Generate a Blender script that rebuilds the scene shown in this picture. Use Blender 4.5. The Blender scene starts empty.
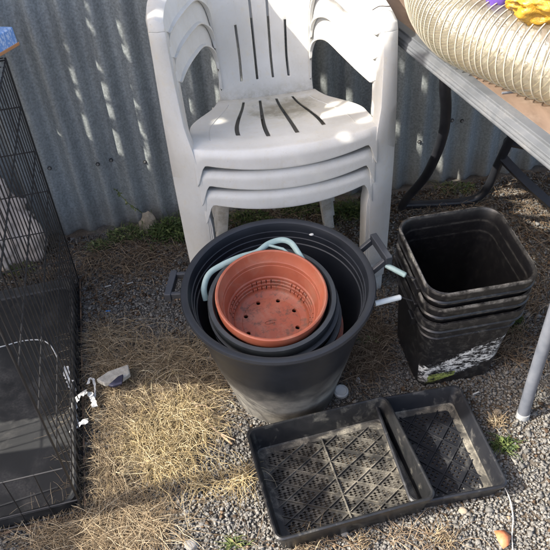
import bpy, bmesh, math, random
import numpy as np
from mathutils import Vector, Matrix, Euler, noise
random.seed(7); rng = np.random.default_rng(7)
SC = bpy.context.scene
COL = SC.collection
R = math.radians

# ------------------------------------------------------------------ helpers
def props(o, label=None, cat=None, group=None, kind=None):
    if label: o['label'] = label
    if cat: o['category'] = cat
    if group: o['group'] = group
    if kind: o['kind'] = kind
    return o

def link(name, me, mat=None, parent=None, smooth=True, loc=None, rot=None):
    o = bpy.data.objects.new(name, me); COL.objects.link(o)
    if mat is not None and not me.materials: me.materials.append(mat)
    if parent is not None: o.parent = parent
    if loc is not None: o.location = loc
    if rot is not None: o.rotation_euler = rot
    if smooth:
        me.polygons.foreach_set('use_smooth', [True] * len(me.polygons))
    return o

def empty(name, loc=(0, 0, 0), rot=(0, 0, 0)):
    o = bpy.data.objects.new(name, None); COL.objects.link(o)
    o.location = loc; o.rotation_euler = rot; o.empty_display_size = .05
    return o

def mesh_from(name, verts, faces):
    me = bpy.data.meshes.new(name); me.from_pydata([tuple(v) for v in verts], [], faces); me.update()
    return me

def autosmooth(me, ang=35):
    me.polygons.foreach_set('use_smooth', [True] * len(me.polygons))
    try: me.set_sharp_from_angle(angle=R(ang))
    except Exception: pass

class MB:
    """collects shapes into ONE mesh"""
    def __init__(s): s.v = []; s.f = []
    def add(s, vs, fs):
        b = len(s.v); s.v += [tuple(v) for v in vs]; s.f += [tuple(i + b for i in f) for f in fs]
    def box(s, c, size, rot=None):
        x, y, z = [d / 2 for d in size]
        vs = [Vector((a * x, b * y, d * z)) for a in (-1, 1) for b in (-1, 1) for d in (-1, 1)]
        if rot is not None:
            m = rot if isinstance(rot, Matrix) else Euler(rot).to_matrix(); vs = [m @ v for v in vs]
        s.add([v + Vector(c) for v in vs], [(0, 1, 3, 2), (4, 6, 7, 5), (0, 4, 5, 1), (2, 3, 7, 6), (0, 2, 6, 4), (1, 5, 7, 3)])
    def tube(s, pts, r, n=8, caps=True, flat=None):
        pts = [Vector(p) for p in pts]; rs = r if isinstance(r, (list, tuple)) else [r] * len(pts)
        vs = []; up = None
        for i, p in enumerate(pts):
            t = (pts[min(i + 1, len(pts) - 1)] - pts[max(i - 1, 0)]).normalized()
            if up is None:
                up = Vector((0, 0, 1)) if abs(t.z) < .9 else Vector((0, 1, 0))
            a = (up - t * up.dot(t)).normalized(); up = a; b = t.cross(a)
            for k in range(n):
                th = 2 * math.pi * k / n
                ca, sa = math.cos(th), math.sin(th)
                if flat: ca *= flat
                vs.append(p + (a * ca + b * sa) * rs[i])
        fs = []
        for i in range(len(pts) - 1):
            for k in range(n):
                k2 = (k + 1) % n
                fs.append((i * n + k, i * n + k2, (i + 1) * n + k2, (i + 1) * n + k))
        if caps:
            fs.append(tuple(range(n - 1, -1, -1))); fs.append(tuple((len(pts) - 1) * n + k for k in range(n)))
        s.add(vs, fs)
    def lathe(s, prof, n=96, closed=True):
        vs = [];
        for r, z in prof:
            for k in range(n):
                a = 2 * math.pi * k / n; vs.append((r * math.cos(a), r * math.sin(a), z))
        m = len(prof); fs = []
        for i in range(m if closed else m - 1):
            j = (i + 1) % m
            for k in range(n):
                k2 = (k + 1) % n; fs.append((i * n + k, i * n + k2, j * n + k2, j * n + k))
        s.add(vs, fs)
    def build(s, name, mat, parent=None, smooth=True, ang=35, bevel=0, **k):
        me = mesh_from(name, s.v, s.f)
        o = link(name, me, mat, parent, smooth=False, **k)
        if smooth: autosmooth(me, ang)
        if bevel:
            b = o.modifiers.new('bevel', 'BEVEL'); b.width = bevel; b.segments = 2; b.limit_method = 'ANGLE'
        return o

def boolean(o, cutter_mb):
    me = mesh_from('cut', cutter_mb.v, cutter_mb.f)
    bm = bmesh.new(); bm.from_mesh(me); bmesh.ops.recalc_face_normals(bm, faces=bm.faces); bm.to_mesh(me); bm.free()
    bm = bmesh.new(); bm.from_mesh(o.data); bmesh.ops.recalc_face_normals(bm, faces=bm.faces); bm.to_mesh(o.data); bm.free()
    c = bpy.data.objects.new('cut', me); COL.objects.link(c)
    md = o.modifiers.new('b', 'BOOLEAN'); md.operation = 'DIFFERENCE'; md.object = c; md.solver = 'EXACT'
    par = o.parent; mw = o.matrix_basis.copy(); o.parent = None; o.matrix_basis = Matrix.Identity(4)
    bpy.context.view_layer.update()
    dg = bpy.context.evaluated_depsgraph_get()
    nm = bpy.data.meshes.new_from_object(o.evaluated_get(dg))
    o.modifiers.clear(); o.data = nm; o.parent = par; o.matrix_basis = mw
    bpy.data.objects.remove(c); autosmooth(nm)
    return o

def spline(pts, n=8):
    P = [Vector(p) for p in pts]; out = []
    for i in range(len(P) - 1):
        p0 = P[max(i - 1, 0)]; p1 = P[i]; p2 = P[i + 1]; p3 = P[min(i + 2, len(P) - 1)]
        for k in range(n):
            t = k / n
            out.append(.5 * ((2 * p1) + (p2 - p0) * t + (2 * p0 - 5 * p1 + 4 * p2 - p3) * t * t + (3 * p1 - p0 - 3 * p2 + p3) * t ** 3))
    out.append(P[-1]); return out

def interp(tab, x):
    if x <= tab[0][0]: return tab[0][1:]
    for a, b in zip(tab, tab[1:]):
        if x <= b[0]:
            t = (x - a[0]) / (b[0] - a[0]); return tuple(p + (q - p) * t for p, q in zip(a[1:], b[1:]))
    return tab[-1][1:]

# ------------------------------------------------------------------ camera model (used to place things on known planes)
F, PITCH, ROLL, H = 660., R(40), R(4.4), 1.2
_u = Vector((0, math.sin(PITCH), math.cos(PITCH))); _r = Vector((1, 0, 0)); W_ = Vector((0, math.cos(PITCH), -math.sin(PITCH)))
RT = _r * math.cos(ROLL) - _u * math.sin(ROLL); UP = _u * math.cos(ROLL) + _r * math.sin(ROLL)
# the above matches: right axis tips down, up axis tips right
RT = Vector((math.cos(ROLL), 0, 0)) - _u * math.sin(ROLL)
def ray(x, y): return W_ + RT * ((x - 275) / F) + UP * ((275 - y) / F)
def gz(x, y, z=0.):
    d = ray(x, y); t = (z - H) / d.z; return Vector((d.x * t, d.y * t, z))
def aty(x, y, Y):
    d = ray(x, y); t = Y / d.y; return Vector((d.x * t, Y, H + d.z * t))

cam = bpy.data.cameras.new('camera'); co = bpy.data.objects.new('camera', cam); COL.objects.link(co)
cam.sensor_fit = 'HORIZONTAL'; cam.sensor_width = 36; cam.lens = 36 * F / 550; cam.clip_start = .02; cam.clip_end = 300
M = Matrix((RT, UP, -W_)).transposed().to_4x4(); M.translation = (0, 0, H); co.matrix_world = M
SC.camera = co

# ------------------------------------------------------------------ materials
class NT:
    def __init__(s, name):
        s.m = bpy.data.materials.new(name); s.m.use_nodes = True; s.t = s.m.node_tree; s.n = s.t.nodes
        s.b = s.n['Principled BSDF']; s.out = s.n['Material Output']
        s.tc = s.n.new('ShaderNodeTexCoord')
    def L(s, a, b): s.t.links.new(a, b)
    def noise(s, scale, detail=4, rough=.6, vec=None, dist=0, coord='Object', stretch=None):
        t = s.n.new('ShaderNodeTexNoise'); t.inputs['Scale'].default_value = scale
        t.inputs['Detail'].default_value = detail; t.inputs['Roughness'].default_value = rough; t.inputs['Distortion'].default_value = dist
        v = vec or s.tc.outputs[coord]
        if stretch:
            mp = s.n.new('ShaderNodeMapping'); mp.inputs['Scale'].default_value = stretch; s.L(v, mp.inputs[0]); v = mp.outputs[0]
        s.L(v, t.inputs['Vector']); return t.outputs[0]
    def ramp(s, fac, stops, interp='LINEAR'):
        r = s.n.new('ShaderNodeValToRGB'); e = r.color_ramp.elements; r.color_ramp.interpolation = interp
        while len(e) < len(stops): e.new(.5)
        for q, (p, c) in zip(e, stops):
            q.position = p; q.color = (c[0], c[1], c[2], 1) if not isinstance(c, (int, float)) else (c, c, c, 1)
        s.L(fac, r.inputs[0]); return r.outputs[0]
    def mix(s, fac, a, b, typ='MIX'):
        m = s.n.new('ShaderNodeMix'); m.data_type = 'RGBA'; m.blend_type = typ
        for sock, val in ((m.inputs[0], fac), (m.inputs[6], a), (m.inputs[7], b)):
            if isinstance(val, (int, float)): sock.default_value = val if sock == m.inputs[0] else (val, val, val, 1)
            elif isinstance(val, (tuple, list)): sock.default_value = (val[0], val[1], val[2], 1)
            else: s.L(val, sock)
        return m.outputs[2]
    def math(s, op, a, b=0.):
        m = s.n.new('ShaderNodeMath'); m.operation = op
        for sock, val in ((m.inputs[0], a), (m.inputs[1], b)):
            if isinstance(val, (int, float)): sock.default_value = val
            else: s.L(val, sock)
        return m.outputs[0]
    def sep(s, coord='Object', vec=None):
        x = s.n.new('ShaderNodeSeparateXYZ'); s.L(vec or s.tc.outputs[coord], x.inputs[0]); return x.outputs
    def bump(s, h, strength=.3, dist=.002):
        b = s.n.new('ShaderNodeBump'); b.inputs['Strength'].default_value = strength; b.inputs['Distance'].default_value = dist
        s.L(h, b.inputs['Height']); s.L(b.outputs[0], s.b.inputs['Normal']); return b
    def set(s, color=None, rough=None, metal=None, spec=None):
        for k, v in (('Base Color', color), ('Roughness', rough), ('Metallic', metal), ('Specular IOR Level', spec)):
            if v is None: continue
            if isinstance(v, (int, float)): s.b.inputs[k].default_value = v
            elif isinstance(v, tuple): s.b.inputs[k].default_value = (*v[:3], 1)
            else: s.L(v, s.b.inputs[k])
        return s

def islands(name, stops, rough=.9, spec=.2, nscale=300, darken=.35):
    t = NT(name); g = t.n.new('ShaderNodeNewGeometry')
    c = t.ramp(g.outputs['Random Per Island'], stops)
    n = t.ramp(t.noise(nscale, 3), [(.3, 1 - darken), (.7, 1.)])
    t.set(t.mix(1., c, n, 'MULTIPLY'), rough, spec=spec); return t.m

def plastic(name, c1, c2, rough=.45, scale=25, dust=None, dustlo=.55, dusthi=.75, scratch=True, spec=.5):
    t = NT(name)
    c = t.ramp(t.noise(scale, 5), [(.3, c1), (.7, c2)])
    if dust:
        d = t.ramp(t.noise(scale * .6, 8, .7, dist=.4), [(dustlo, 0.), (dusthi, 1.)])
        fine = t.ramp(t.noise(scale * 14, 3), [(.35, .25), (.65, 1.)])
        c = t.mix(t.math('MULTIPLY', d, fine), c, dust)
        t.set(rough=t.ramp(d, [(0, rough), (1, .85)]))
    else: t.set(rough=rough)
    t.set(c, spec=spec)
    if scratch: t.bump(t.noise(scale * 10, 4), .12, .001)
    return t.m

# galvanised sheet
t = NT('galvanised_steel')
sp = t.ramp(t.noise(170, 3, .6), [(.35, (.23, .25, .247)), (.65, (.37, .395, .39))])
big = t.ramp(t.noise(5, 5, .6, stretch=(3, 1, .6)), [(.3, .82), (.7, 1.0)])
c = t.mix(1., sp, big, 'MULTIPLY')
zz = t.sep()
low = t.ramp(t.math('ADD', zz[2], t.math('MULTIPLY', t.noise(9, 5), .12)), [(.05, 1.), (.17, 0.)])
c = t.mix(t.math('MULTIPLY', low, .55), c, (.16, .13, .10))
streak = t.ramp(t.noise(14, 4, .6, stretch=(4, 1, .25)), [(.55, 0.), (.75, 1.)])
c = t.mix(t.math('MULTIPLY', streak, .35), c, (.46, .48, .48))
t.set(c, t.ramp(t.noise(170, 3), [(.3, .42), (.7, .62)]), .35); t.bump(t.noise(260, 3), .12, .001)
GALV = t.m
# white weathered plastic
def white_plastic(name, dirt):
    t = NT(name)
    c = t.ramp(t.noise(9, 6), [(.3, (.46, .45, .415)), (.7, (.545, .54, .515))])
    sp = t.ramp(t.noise(60, 6, .75), [(.54, 0.), (.72, 1.)])
    c = t.mix(t.math('MULTIPLY', sp, .5), c, (.50, .44, .32))
    line = t.ramp(t.noise(30, 8, .8, dist=1.5), [(.48, 0.), (.5, 1.), (.52, 0.)])
    c = t.mix(t.math('MULTIPLY', t.math('MULTIPLY', line, t.ramp(t.noise(7, 4), [(.45, 0.), (.65, 1.)])), .45), c, (.38, .34, .26))
    if dirt:   # grime settled in the hollow at the back of the seat
        s = t.sep()
        dx = t.math('MULTIPLY', t.math('SUBTRACT', s[0], .03), 9.5); dy = t.math('MULTIPLY', t.math('SUBTRACT', s[1], .215), 12.)
        d = t.math('ADD', t.math('MULTIPLY', dx, dx), t.math('MULTIPLY', dy, dy))
        d = t.math('ADD', d, t.math('MULTIPLY', t.math('SUBTRACT', t.noise(22, 7, .7), .5), 2.6))
        m = t.ramp(d, [(0., 1.), (.8, 0.)]); ok = t.ramp(s[2], [(.41, 1.), (.43, 0.)])
        wide = t.ramp(t.math('MULTIPLY', d, .3), [(.0, 1.), (1., 0.)])
        c = t.mix(t.math('MULTIPLY', t.math('MULTIPLY', wide, ok), t.ramp(t.noise(50, 6, .7), [(.35, .1), (.65, .6)])), c, (.45, .40, .27))
        c = t.mix(t.math('MULTIPLY', t.math('MULTIPLY', m, ok), .80), c, (.17, .15, .10))
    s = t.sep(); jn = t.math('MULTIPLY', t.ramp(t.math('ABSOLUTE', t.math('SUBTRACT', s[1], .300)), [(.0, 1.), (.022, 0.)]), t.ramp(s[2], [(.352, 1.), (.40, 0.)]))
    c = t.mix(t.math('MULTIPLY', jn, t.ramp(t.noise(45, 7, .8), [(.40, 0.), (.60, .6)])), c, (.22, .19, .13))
    spk = t.ramp(t.noise(230, 3, .6), [(.66, 0.), (.72, 1.)]); c = t.mix(t.math('MULTIPLY', spk, .30), c, (.25, .22, .17))
    run = t.ramp(t.noise(26, 6, .7, stretch=(3, 3, .35)), [(.58, 0.), (.74, 1.)]); c = t.mix(t.math('MULTIPLY', run, .28), c, (.36, .33, .26))
    t.set(c, t.ramp(t.noise(40, 4), [(.3, .38), (.7, .6)]), spec=.4)
    t.b.inputs['Subsurface Weight'].default_value = .08
    t.b.inputs['Subsurface Radius'].default_value = (.01, .008, .006); t.b.inputs['Subsurface Scale'].default_value = .5
    t.bump(t.noise(90, 5), .08, .001); return t.m
WHITE = white_plastic('weathered_white_plastic', False); WHITE_SEAT = white_plastic('stained_white_plastic', True)

SLATE = plastic('slate_plastic', (.015, .018, .024), (.026, .030, .038), .5, 14, (.13, .13, .12), .62, .85)
t = NT('dusty_slate_plastic'); s_ = t.sep()
geo = t.n.new('ShaderNodeNewGeometry')
lowz = t.ramp(t.math('ADD', s_[2], t.math('MULTIPLY', t.noise(9, 5, .7), .12)), [(.16, 1.), (.27, 0.)]); r2_ = t.math('ADD', t.math('MULTIPLY', s_[0], s_[0]), t.math('MULTIPLY', s_[1], s_[1]))
outm = t.math('GREATER_THAN', r2_, t.math('POWER', t.math('ADD', t.math('MULTIPLY', s_[2], .175), .1130), 2.))
d_ = t.math('MULTIPLY', t.math('MULTIPLY', lowz, outm), t.ramp(t.noise(26, 8, .7), [(.35, .35), (.65, 1.)]))
scr = t.ramp(t.noise(40, 7, .8, dist=1.2, stretch=(1, 1, .3)), [(.66, 0.), (.70, 1.)]); d_ = t.math('MAXIMUM', t.math('MULTIPLY', d_, .85), t.math('MULTIPLY', scr, .25))
t.set(t.mix(d_, t.ramp(t.noise(12, 5), [(.3, (.007, .009, .013)), (.7, (.016, .019, .025))]), (.25, .235, .20)), t.ramp(d_, [(0, .42), (1, .85)]), spec=.5)
t.bump(t.noise(160, 4), .1, .001); SLATE_DUSTY = t.m
BLACKP = plastic('black_pail_plastic', (.005, .005, .006), (.010, .010, .011), .38, 30, (.15, .14, .12), .62, .85)
POTBLK = plastic('charcoal_pot_plastic', (.018, .021, .024), (.034, .039, .042), .45, 30, (.16, .16, .15), .58, .8)
t = NT('terracotta_plastic'); s_ = t.sep()
c = t.ramp(t.noise(14, 5), [(.3, (.28, .070, .036)), (.7, (.37, .105, .055))])
c = t.mix(t.ramp(t.noise(18, 8, .75, dist=.5), [(.48, 0.), (.75, .65)]), c, (.34, .20, .14))
soil = t.math('MULTIPLY', t.ramp(s_[2], [(.0, 0.), (.001, 1.)]), 0.); soil = t.math('MULTIPLY', t.math('LESS_THAN', s_[2], -.055), t.ramp(t.noise(60, 8, .8), [(.50, 0.), (.62, .8)]))
c = t.mix(soil, c, (.10, .06, .04)); c = t.mix(t.ramp(t.noise(260, 3), [(.70, 0.), (.74, .7)]), c, (.08, .05, .035))
t.set(c, .55); t.bump(t.noise(150, 4), .12, .001); TERRA = t.m
TEAL = plastic('pale_teal_plastic', (.20, .29, .28), (.29, .38, .365), .45, 40, (.3, .3, .27), .6, .8)
OFFW = plastic('off_white_plastic', (.55, .60, .60), (.65, .70, .69), .4, 40)
PAPERW = plastic('white_scrap', (.36, .355, .33), (.50, .50, .48), .6, 90)
TRAYB = plastic('dusty_black_tray_plastic', (.008, .009, .010), (.017, .017, .018), .33, 45, (.17, .16, .13), .54, .80)
TRAYS = plastic('black_tray_plastic', (.007, .008, .011), (.014, .015, .018), .38, 45, (.16, .155, .14), .55, .82)
TRAYF = plastic('silty_tray_floor', (.010, .010, .010), (.024, .023, .021), .5, 40, (.22, .20, .16), .44, .72)
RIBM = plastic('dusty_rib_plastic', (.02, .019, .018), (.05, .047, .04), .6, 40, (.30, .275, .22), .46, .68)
WIRE = NT('black_coated_wire').set((.012, .012, .013), .45).m
t = NT('rusted_wire'); t.set(t.ramp(t.noise(40, 4), [(.4, (.02, .016, .014)), (.6, (.16, .10, .06))]), .7); WIRE_R = t.m
PAN = plastic('black_pan_plastic', (.004, .0045, .005), (.010, .011, .012), .6, 14, (.09, .085, .078), .50, .78)
STEEL_BLK = plastic('black_painted_steel', (.012, .013, .016), (.024, .025, .03), .38, 30, (.12, .11, .10), .6, .8)
STEEL_GRY = plastic('grey_painted_steel', (.08, .09, .11), (.13, .14, .16), .45, 30, (.28, .26, .23), .6, .8)
EDGE = plastic('grey_table_edge', (.055, .061, .068), (.085, .091, .099), .6, 20, (.15, .146, .138), .5, .8)
t = NT('brown_board'); t.set(t.mix(t.ramp(t.noise(14, 7, .7), [(.5, 0.), (.75, .6)]), t.ramp(t.noise(60, 5, stretch=(1, .2, 1)), [(.3, (.105, .070, .048)), (.7, (.16, .11, .078))]), (.25, .20, .155)), .75); t.bump(t.noise(90, 5), .2, .001); BOARD = t.m
STICKM = NT('dry_wood'); STICKM.set(STICKM.ramp(STICKM.noise(60, 5, stretch=(1, 1, 1)), [(.3, (.20, .14, .09)), (.7, (.36, .27, .18))]), .85); STICKM = STICKM.m

# ------------------------------------------------------------------ light
SUN = Vector((-.72, -.20, .66)).normalized()
el = math.asin(SUN.z); az = math.atan2(SUN.x, SUN.y)
w = bpy.data.worlds.new('World'); SC.world = w; w.use_nodes = True
sky = w.node_tree.nodes.new('ShaderNodeTexSky'); sky.sky_type = 'NISHITA'; sky.sun_disc = False
sky.sun_elevation = el; sky.sun_rotation = az; sky.air_density = .7; sky.dust_density = 4.; sky.ozone_density = .0
bg = w.node_tree.nodes['Background']; bg.inputs[1].default_value = .15; w.node_tree.links.new(sky.outputs[0], bg.inputs[0])
sl = bpy.data.lights.new('sun', 'SUN'); sl.energy = 3.1; sl.angle = R(.5); sl.color = (1, .94, .84)
so = bpy.data.objects.new('sun', sl); COL.objects.link(so); so.rotation_euler = SUN.to_track_quat('Z', 'Y').to_euler()
so.location = SUN * 5
SC.view_settings.view_transform = 'Standard'; SC.view_settings.look = 'None'; SC.view_settings.exposure = 1.88; SC.view_settings.gamma = 1
SC.cycles.max_bounces = 8; SC.cycles.transparent_max_bounces = 24; SC.cycles.use_denoising = True

# ------------------------------------------------------------------ ground
t = NT('gritty_soil')
t.set(t.mix(t.ramp(t.noise(3.5, 6), [(.4, 0.), (.6, 1.)]), t.ramp(t.noise(160, 6, .7), [(.3, (.06, .056, .05)), (.7, (.18, .165, .145))]),
      t.ramp(t.noise(190, 6, .7), [(.3, (.04, .03, .022)), (.7, (.14, .11, .08))])), .95, spec=.1)
t.bump(t.noise(220, 6, .7), .8, .004); SOIL = t.m
def ground_h(x, y): return .006 * noise.noise(Vector((x * 3, y * 3, 0))) + .003 * noise.noise(Vector((x * 11, y * 11, 5)))
vs = []; fs = []
xs = [-60, -20, -6, -3] + list(np.linspace(-1.6, 1.6, 120)) + [3, 6, 20, 60]; ys = [-60, -20, -4, -1] + list(np.linspace(.2, 2.4, 90)) + [4, 10, 60]
for y in ys:
    for x in xs: vs.append((x, y, ground_h(x, y) if abs(x) < 1.61 and .19 < y < 2.41 else 0))
nx = len(xs)
for j in range(len(ys) - 1):
    for i in range(nx - 1): fs.append((j * nx + i, j * nx + i + 1, (j + 1) * nx + i + 1, (j + 1) * nx + i))
props(link('ground', mesh_from('ground', vs, fs), SOIL), kind='structure')

# ico base
_bm = bmesh.new(); bmesh.ops.create_icosphere(_bm, subdivisions=1, radius=1); ICO = np.array([v.co[:] for v in _bm.verts]); ICF = np.array([[v.index for v in f.verts] for f in _bm.faces]); _bm.free()
def np_mesh(name, V, Fc):
    me = bpy.data.meshes.new(name); n = Fc.shape[1]
    me.vertices.add(len(V)); me.vertices.foreach_set('co', V.astype(np.float32).ravel())
    me.loops.add(Fc.size); me.loops.foreach_set('vertex_index', Fc.astype(np.int32).ravel())
    me.polygons.add(len(Fc)); me.polygons.foreach_set('loop_start', np.arange(0, Fc.size, n, dtype=np.int32)); me.polygons.foreach_set('loop_total', np.full(len(Fc), n, dtype=np.int32))
    me.update(calc_edges=True); me.validate(); return me
def rotmats(n):
    q = rng.normal(size=(n, 4)); q /= np.linalg.norm(q, axis=1)[:, None]; a, b, c, d = q.T
    return np.stack([1 - 2 * (c * c + d * d), 2 * (b * c - a * d), 2 * (b * d + a * c), 2 * (b * c + a * d), 1 - 2 * (b * b + d * d), 2 * (c * d - a * b),
                     2 * (b * d - a * c), 2 * (c * d + a * b), 1 - 2 * (b * b + c * c)], 1).reshape(n, 3, 3)
CUB = np.array([[x, y, z] for x in (-1, 1) for y in (-1, 1) for z in (-1, 1)]) * .72
CUF = np.array([[0, 1, 3], [0, 3, 2], [4, 6, 7], [4, 7, 5], [0, 4, 5], [0, 5, 1], [2, 3, 7], [2, 7, 6], [0, 2, 6], [0, 6, 4], [1, 5, 7], [1, 7, 3]])
def stones(name, P, rad, mat, flat=.65, kind='stuff', label=None, cat=None):
    n = len(P); S = rng.uniform(.55, 1.25, (n, 1, 3)) * rad[:, None, None]
    ICO = CUB; ICF = CUF; V = (CUB[None] + rng.uniform(-.42, .42, (n, 8, 3))) * S
    V = np.einsum('nij,nkj->nki', rotmats(n), V); V[:, :, 2] *= flat; V += P[:, None, :]
    Fc = ICF[None] + (np.arange(n) * len(ICO))[:, None, None]
    o = link(name, np_mesh(name, V.reshape(-1, 3), Fc.reshape(-1, 3)), mat, smooth=False)
    return props(o, label, cat, kind=kind)
GRAVEL = islands('gravel_stone', [(0, (.115, .113, .107)), (.35, (.155, .150, .140)), (.65, (.185, .178, .165)), (.95, (.225, .215, .196)), (1, (.33, .31, .27))], .85, .25, 400)
GRIT = islands('dark_grit', [(0, (.07, .067, .063)), (.5, (.15, .143, .13)), (.85, (.22, .20, .17)), (1, (.34, .31, .26))], .9, .2, 500)
MULCH = islands('brown_litter', [(0, (.035, .025, .018)), (.5, (.09, .06, .04)), (.85, (.16, .115, .075)), (1, (.30, .22, .15))], .95, .15, 300)
def wall_y(x): return 1.772 + (x - 0) * math.tan(R(6.2))
def scatter(n, x0, x1, y0, y1, dens=None):
    out = []
    P = np.stack([rng.uniform(x0, x1, n), rng.uniform(y0, y1, n)], 1)
    ok = P[:, 1] < 1.772 + P[:, 0] * math.tan(R(6.2)) - .02
    P = P[ok]
    if dens is not None:
        d = np.array([dens(*p) for p in P]); P = P[rng.uniform(size=len(P)) < d]
    z = np.array([ground_h(*p) for p in P]); return np.concatenate([P, z[:, None]], 1)
TR1 = [gz(x, y, 0) for x, y in ((262, 440), (380, 412), (430, 492), (284, 534))]; TR2 = [gz(x, y, 0) for x, y in ((380, 412), (455, 400), (500, 480), (430, 498))]
TUBC = (.006, 1.035, .105)
def inside(p, poly):
    x, y = p[0], p[1]; c = False; n = len(poly)
    for i in range(n):
        x1, y1 = poly[i][0], poly[i][1]; x2, y2 = poly[(i + 1) % n][0], poly[(i + 1) % n][1]
        if (y1 > y) != (y2 > y) and x < (x2 - x1) * (y - y1) / (y2 - y1) + x1: c = not c
    return c
def clear(P):
    ok = np.array([not (inside(p, TR1) or inside(p, TR2) or (p[0] - TUBC[0]) ** 2 + (p[1] - TUBC[1]) ** 2 < TUBC[2] ** 2 or (abs(p[0] - .37) < .07 and abs(p[1] - 1.09) < .07)) for p in P]); return P[ok]
def gdens(x, y):   # gravel thins out where straw and litter lie
    v = .85
    if y > 1.3: v *= .6
    if y > 1.5: v *= .5
    return v * (.75 + .5 * noise.noise(Vector((x * 4, y * 4, 3))))
TRAYPOLYS = []
P = clear(scatter(240000, -1.05, 1.15, .42, 1.95, gdens)); P[:, 2] += rng.uniform(0, .004, len(P))
props(stones('gravel', P, rng.uniform(.0015, .0041, len(P)) * (1 + (rng.uniform(size=len(P)) > .97) * .9), GRAVEL), 'loose grey crushed gravel covering the yard floor', 'gravel')
P = clear(scatter(60000, -1.05, 1.15, .42, 1.95)); P[:, 2] += rng.uniform(0, .002, len(P))
props(stones('grit', P, rng.uniform(.0012, .0028, len(P)), GRIT), 'fine dark grit lying between the gravel stones', 'grit')
def mdens(x, y): return max(0, min(1, (y - 1.05) / .45)) * (.6 + .8 * noise.noise(Vector((x * 5, y * 5, 9)))) + (.12)
P = clear(scatter(30000, -1.2, 1.2, .45, 1.95, mdens)); P[:, 2] += rng.uniform(.001, .006, len(P))
o = stones('leaf_litter', P, rng.uniform(.002, .006, len(P)), MULCH, .35)
props(o, 'brown leaf litter and bark crumbs along the foot of the steel wall', 'leaf litter')

# ------------------------------------------------------------------ corrugated wall
WALLYAW = R(6.2)
wall = props(empty('corrugated_wall', (0, 1.785, 0), (0, 0, WALLYAW)), 'grey galvanised corrugated steel wall behind the white chairs', 'wall')
PIT = .076; AMP = .0112
def corr(x): return AMP * math.cos(2 * math.pi * x / PIT)
def sheet(x0, x1, z0, z1, yo):
    nxs = int((x1 - x0) / (PIT / 14)); vs = []; fs = []; nz = 26
    for j in range(nz + 1):
        z = z0 + (z1 - z0) * (j / nz) ** 1.4
        for i in range(nxs + 1):
            x = x0 + (x1 - x0) * i / nxs
            edge = .006 * noise.noise(Vector((x * 6, 0, 1))) if j == 0 else 0
            vs.append((x, corr(x) + yo + .004 * noise.noise(Vector((x * 2.2, z * 2.2, 7))) + .0015 * noise.noise(Vector((x * 14, z * 9, 2))), z + edge))
    for j in range(nz):
        for i in range(nxs): a = j * (nxs + 1) + i; fs.append((a, a + 1, a + nxs + 2, a + nxs + 1))
    me = mesh_from('steel_sheet', vs, fs); o = link('steel_sheet', me, GALV, wall)
    m = o.modifiers.new('thick', 'SOLIDIFY'); m.thickness = .0008
    return o
k = -2
sheet(-3.04, -.76, -.02, 2.1, .0); sheet(-.80, .76, -.012, 2.1, -.0022); sheet(.72, 3.04, -.02, 2.1, .0)
SCREW = NT('screw_zinc').set((.30, .30, .29), .4, .7).m; RUBB = NT('washer_dark').set((.03, .03, .03), .7).m
def wall_local(px, py):   # pixel on the wall face -> wall coordinates
    d = ray(px, py); n = Vector((-math.sin(WALLYAW), math.cos(WALLYAW), 0)); p0 = Vector((0, 1.785, 0))
    tt = (p0 - Vector((0, 0, H))).dot(n) / d.dot(n); q = Vector((0, 0, H)) + d * tt
    return (q - p0).dot(Vector((math.cos(WALLYAW), math.sin(WALLYAW), 0))), q.z
for px, py in ((50, 166), (98, 161.5), (145, 161.5), (42, 171), (111, 161), (451, 119), (462, 121), (418, 140), (193, 160)):
    x, z = wall_local(px, py); x = round(x / PIT - .5) * PIT + PIT / 2 if False else x
    mb = MB(); mb.lathe([(0, 0), (.0062, 0), (.0062, .0016), (0, .0016)], 14); y = corr(x) - .0045
    s = mb.build('screw_washer', RUBB, wall, loc=(x, y, z), rot=(R(90), 0, 0))
    mb = MB(); mb.lathe([(0, 0), (.0038, 0), (.0034, .003), (0, .0034)], 6); mb.build('screw_head', SCREW, s, loc=(0, 0, .0017), smooth=False)

# ------------------------------------------------------------------ stacked chairs
def grid(name, cols, rows, fn, mat, parent, holes=None, thick=.004, sub=False):
    vs = []; fs = []; nc = len(cols)
    for t_ in rows:
        for s in cols: vs.append(fn(s, t_))
    for j in range(len(rows) - 1):
        for i in range(nc - 1):
            if holes and holes((cols[i] + cols[i + 1]) / 2, (rows[j] + rows[j + 1]) / 2): continue
            fs.append((j * nc + i, j * nc + i + 1, (j + 1) * nc + i + 1, (j + 1) * nc + i))
    me = mesh_from(name, vs, fs)
    bm = bmesh.new(); bm.from_mesh(me); bmesh.ops.delete(bm, geom=[v for v in bm.verts if not v.link_faces], context='VERTS')
    bmesh.ops.recalc_face_normals(bm, faces=bm.faces); bm.to_mesh(me); bm.free()
    o = link(name, me, mat, parent)
    m = o.modifiers.new('thick', 'SOLIDIFY'); m.thickness = thick; m.offset = 0
    b = o.modifiers.new('bev', 'BEVEL'); b.width = thick * .38; b.segments = 2; b.angle_limit = R(50)
    return o
def sm(x): x = max(0, min(1, x)); return x * x * (3 - 2 * x)
def cols_with(slots, hw, n):
    base = list(np.linspace(-1, 1, n)); out = [b for b in base if all(abs(b - s) > hw * 2 for s in slots)]
    for s in slots: out += [s - hw, s, s + hw]
    return sorted(out)
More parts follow.
